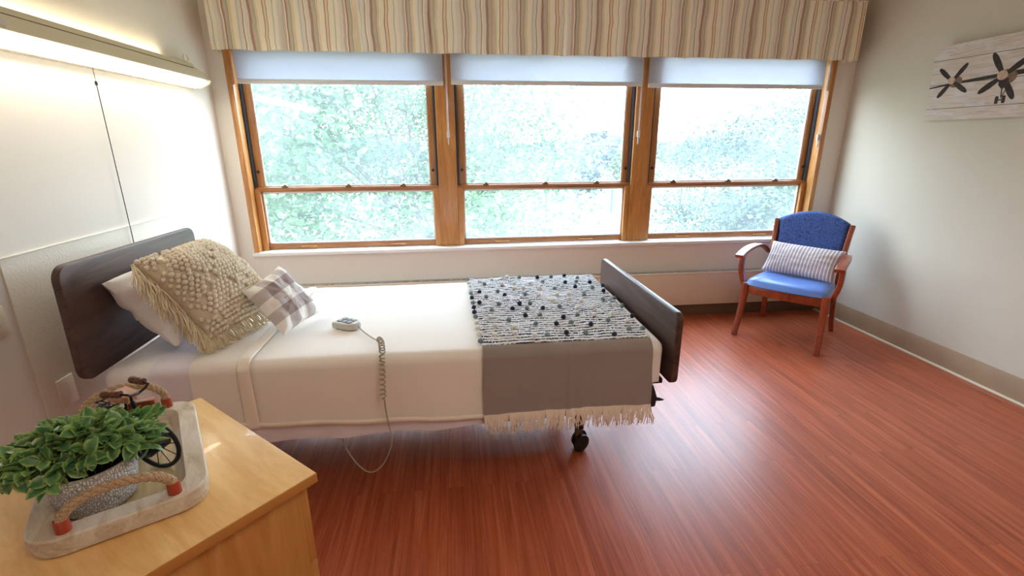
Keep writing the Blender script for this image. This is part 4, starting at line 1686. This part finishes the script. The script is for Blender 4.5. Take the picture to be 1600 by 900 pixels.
def tree(name, label, x, y, hgt, rx, rz, cz, nleaf, lsz, mat, seed, group=None, trunk_r=.16, lean=0, shape='round', nblob=26):
    rr = random.Random(seed)
    t = thing(name, label, 'tree' if 'tree' in name else 'bush', (x, y, GZ), group=group)
    tk = MB()
    base = Vector((x, y, GZ - .1))
    c = Vector((x, y, cz))
    fork = Vector((x + lean, y, max(GZ + .5, cz - rz * .75)))
    tk.tube(spline([base, base.lerp(fork, .5) + Vector((.1, 0, 0)), fork], 10), [trunk_r * (1.15 - .04 * k) for k in range(11)], 10)
    blobs = []
    for k in range(nblob):
        while True:
            q = Vector((rr.uniform(-1, 1), rr.uniform(-1, 1), rr.uniform(-1, 1)))
            if q.length < 1:
                break
        if q.length > 0:
            q = q.normalized() * (q.length ** .5)
        if shape == 'cone':
            w_ = (1 - q.z) * .5 + .1
            q.x *= w_
            q.y *= w_
        blobs.append(c + Vector((q.x * rx, q.y * rx, q.z * rz)))
    for b in blobs[::4 if nblob > 12 else 3]:
        m_ = fork.lerp(b, .5) + Vector((rr.uniform(-.3, .3), rr.uniform(-.3, .3), .1)) * (rx * .12)
        sp_ = spline([fork, m_, b], 8)
        tk.tube(sp_, [trunk_r * .26 * (1 - .85 * i / len(sp_)) for i in range(len(sp_))], 6)
    obj('trunk', tk, M['trunk'], t)
    lf = MB()
    br_ = rx * .36
    for k in range(nleaf):
        b = blobs[rr.randrange(len(blobs))]
        q = Vector((rr.gauss(0, 1), rr.gauss(0, 1), rr.gauss(0, .7)))
        p_ = b + q * br_ * .48
        d = Vector((rr.uniform(-1, 1), rr.uniform(-1, 1), rr.uniform(-.9, .5))).normalized()
        s_ = d.orthogonal().normalized() if rr.random() < .5 else d.cross(Vector((0, 0, 1)) + Vector((rr.uniform(-.5, .5),) * 3)).normalized()
        Ln, W = lsz * rr.uniform(.7, 1.3), lsz * rr.uniform(.3, .45)
        nn = d.cross(s_) * (W * .3)
        lf.add([p_, p_ + d * Ln * .5 + s_ * W + nn, p_ + d * Ln, p_ + d * Ln * .5 - s_ * W + nn], [(0, 1, 2, 3)])
    obj('foliage', lf, mat, t, smooth=False)
    return t


tree('leafy_tree', 'broad leafy tree close outside the left and middle windows', -1.1, 12.2, 8, 4.1, 3.0, 1.15, 44000, .13, M['treeleaf'], 3, None, .2, .5, 'round', 60)
tree('leafy_tree', 'denser brighter green tree behind at far left of the left window', -9.2, 17, 9, 3.2, 4.2, 2.6, 10000, .20, M['firleaf'], 5, None, .2)
tree('leafy_tree', 'large rounded bushy tree outside the right window by the armchair', 13.0, 17.5, 8, 4.3, 3.2, -.45, 24000, .16, M['bushleaf'], 8, None, .2, 0, 'round', 50)
tree('slim_tree', 'small slim tree standing in the field beyond the middle window', 12.5, 42, 6, 1.2, 2.6, .7, 1500, .4, M['farleaf'], 12, None, .1, 0, 'round', 9)
tree('round_bush', 'yellow green bush in the field seen through the right window', 17.2, 44, 3, 2.4, 1.9, -.6, 1800, .4, M['firleaf'], 13, None, .1, 0, 'round', 10)
tree('round_bush', 'pale low bush in the field at right of the middle window', 10.3, 40, 3, 2.0, 1.2, -1.1, 1200, .4, M['farleaf'], 14, None, .1, 0, 'round', 9)
# far tree line: nobody could count it
ft = MB()
rr = random.Random(4)
for k in range(9000):
    a = rr.random()
    x = -60 + 200 * a
    hgt = 3.6 + 2.4 * noise.noise(Vector((x * .09, 0, 0))) + 1.4 * noise.noise(Vector((x * .4, 3, 0)))
    p_ = Vector((x, 110 + rr.uniform(-6, 6), GZ + rr.random() ** .7 * (hgt + 1.2)))
    d = Vector((rr.uniform(-1, 1), rr.uniform(-.4, .4), rr.uniform(-1, 1))).normalized()
    s_ = d.orthogonal().normalized()
    q = rr.uniform(.8, 1.5)
    ft.add([p_, p_ + d * q * .5 + s_ * q * .4, p_ + d * q, p_ + d * q * .5 - s_ * q * .4], [(0, 1, 2, 3)])
tag(obj('distant_treeline', ft, M['farleaf'], None, smooth=False), 'bluish line of far trees on the horizon', 'trees', kind='stuff')
FP = ((-7.2, 26.5, 'thin green fence post seen through the leaves of the left window'), (5.95, 31.1, 'thin green fence post amid leaves at left of the middle window'),
      (10.2, 30.6, 'thin green fence post in clear grass at right of the middle window'), (15.0, 30.8, 'thin green fence post in grass at left of the right window'),
      (19.2, 35.5, 'shorter green fence post by the bushy tree in the right window'))
for x, y, lb in FP:
    q = thing('fence_post', lb, 'fence post', (x, y, GZ), group='green fence posts across the field')
    obj('post', MB().tube([(x, y, GZ - .1), (x, y, GZ + 1.5)], .06, 8), M['post'], q)
    obj('cap', MB().lathe([(.07, 0), (.07, .03), (0, .05)], 8, Matrix.Translation((x, y, GZ + 1.5))), M['post'], q)

# ---------------------------------------------------------------- light
wd = bpy.data.worlds.new('sky')
S.world = wd
wd.use_nodes = True
nt = wd.node_tree
bg = nt.nodes['Background']
tcw = nt.nodes.new('ShaderNodeTexCoord')
sxyz = nt.nodes.new('ShaderNodeSeparateXYZ')
nt.links.new(tcw.outputs['Generated'], sxyz.inputs[0])
rp = nt.nodes.new('ShaderNodeValToRGB')
rp.color_ramp.elements[0].position = 0
rp.color_ramp.elements[0].color = (.79, .87, 1, 1)
rp.color_ramp.elements[1].position = .7
rp.color_ramp.elements[1].color = (.58, .75, 1, 1)
nt.links.new(sxyz.outputs['Z'], rp.inputs['Fac'])
nt.links.new(rp.outputs['Color'], bg.inputs['Color'])
bg.inputs['Strength'].default_value = 7.0

sl = bpy.data.lights.new('sun', 'SUN')
sl.energy = 4.0
sl.angle = math.radians(3)
sl.color = (1, .96, .88)
so = bpy.data.objects.new('sun', sl)
COL.objects.link(so)
so.rotation_euler = (math.radians(38), math.radians(-20), math.radians(25))

# light portals in the window openings (they only guide sampling of the sky)
for i, (x0, x1) in enumerate(WINX):
    pl = bpy.data.lights.new('window_portal', 'AREA')
    pl.shape = 'RECTANGLE'
    pl.size = x1 - x0
    pl.size_y = 2.24 - .67
    pl.cycles.is_portal = True
    po = bpy.data.objects.new('window_portal', pl)
    COL.objects.link(po)
    po.location = ((x0 + x1) / 2, 4.07, 1.455)
    po.rotation_euler = (math.radians(-90), 0, 0)

# ---------------------------------------------------------------- camera
yaw, pitch, roll, fpx = .11821759, .29569922, -.00334036, 750.35
cy_, sy_, cp_, sp_ = math.cos(yaw), math.sin(yaw), math.cos(pitch), math.sin(pitch)
fwd = Vector((sy_ * cp_, cy_ * cp_, -sp_))
right = Vector((cy_, -sy_, 0))
up = right.cross(fwd)
r2 = right * math.cos(roll) + up * math.sin(roll)
u2 = up * math.cos(roll) - right * math.sin(roll)
cam = bpy.data.cameras.new('camera')
cam.sensor_fit = 'HORIZONTAL'
cam.sensor_width = 36
cam.lens = fpx * 36 / 1600
cam.clip_start = .02
cam.clip_end = 600
co = bpy.data.objects.new('camera', cam)
COL.objects.link(co)
m3 = Matrix((r2, u2, -fwd)).transposed()
co.matrix_world = Matrix.Translation((0, 0, 1.5)) @ m3.to_4x4()
S.camera = co

# ---------------------------------------------------------------- render look
S.view_settings.view_transform = 'Standard'
S.view_settings.look = 'None'
S.view_settings.gamma = 1
S.view_settings.use_curve_mapping = False
S.view_settings.exposure = 1.28
S.cycles.use_denoising = True
S.cycles.max_bounces = 10
S.cycles.diffuse_bounces = 6
S.cycles.transparent_max_bounces = 12
S.cycles.sample_clamp_indirect = 8
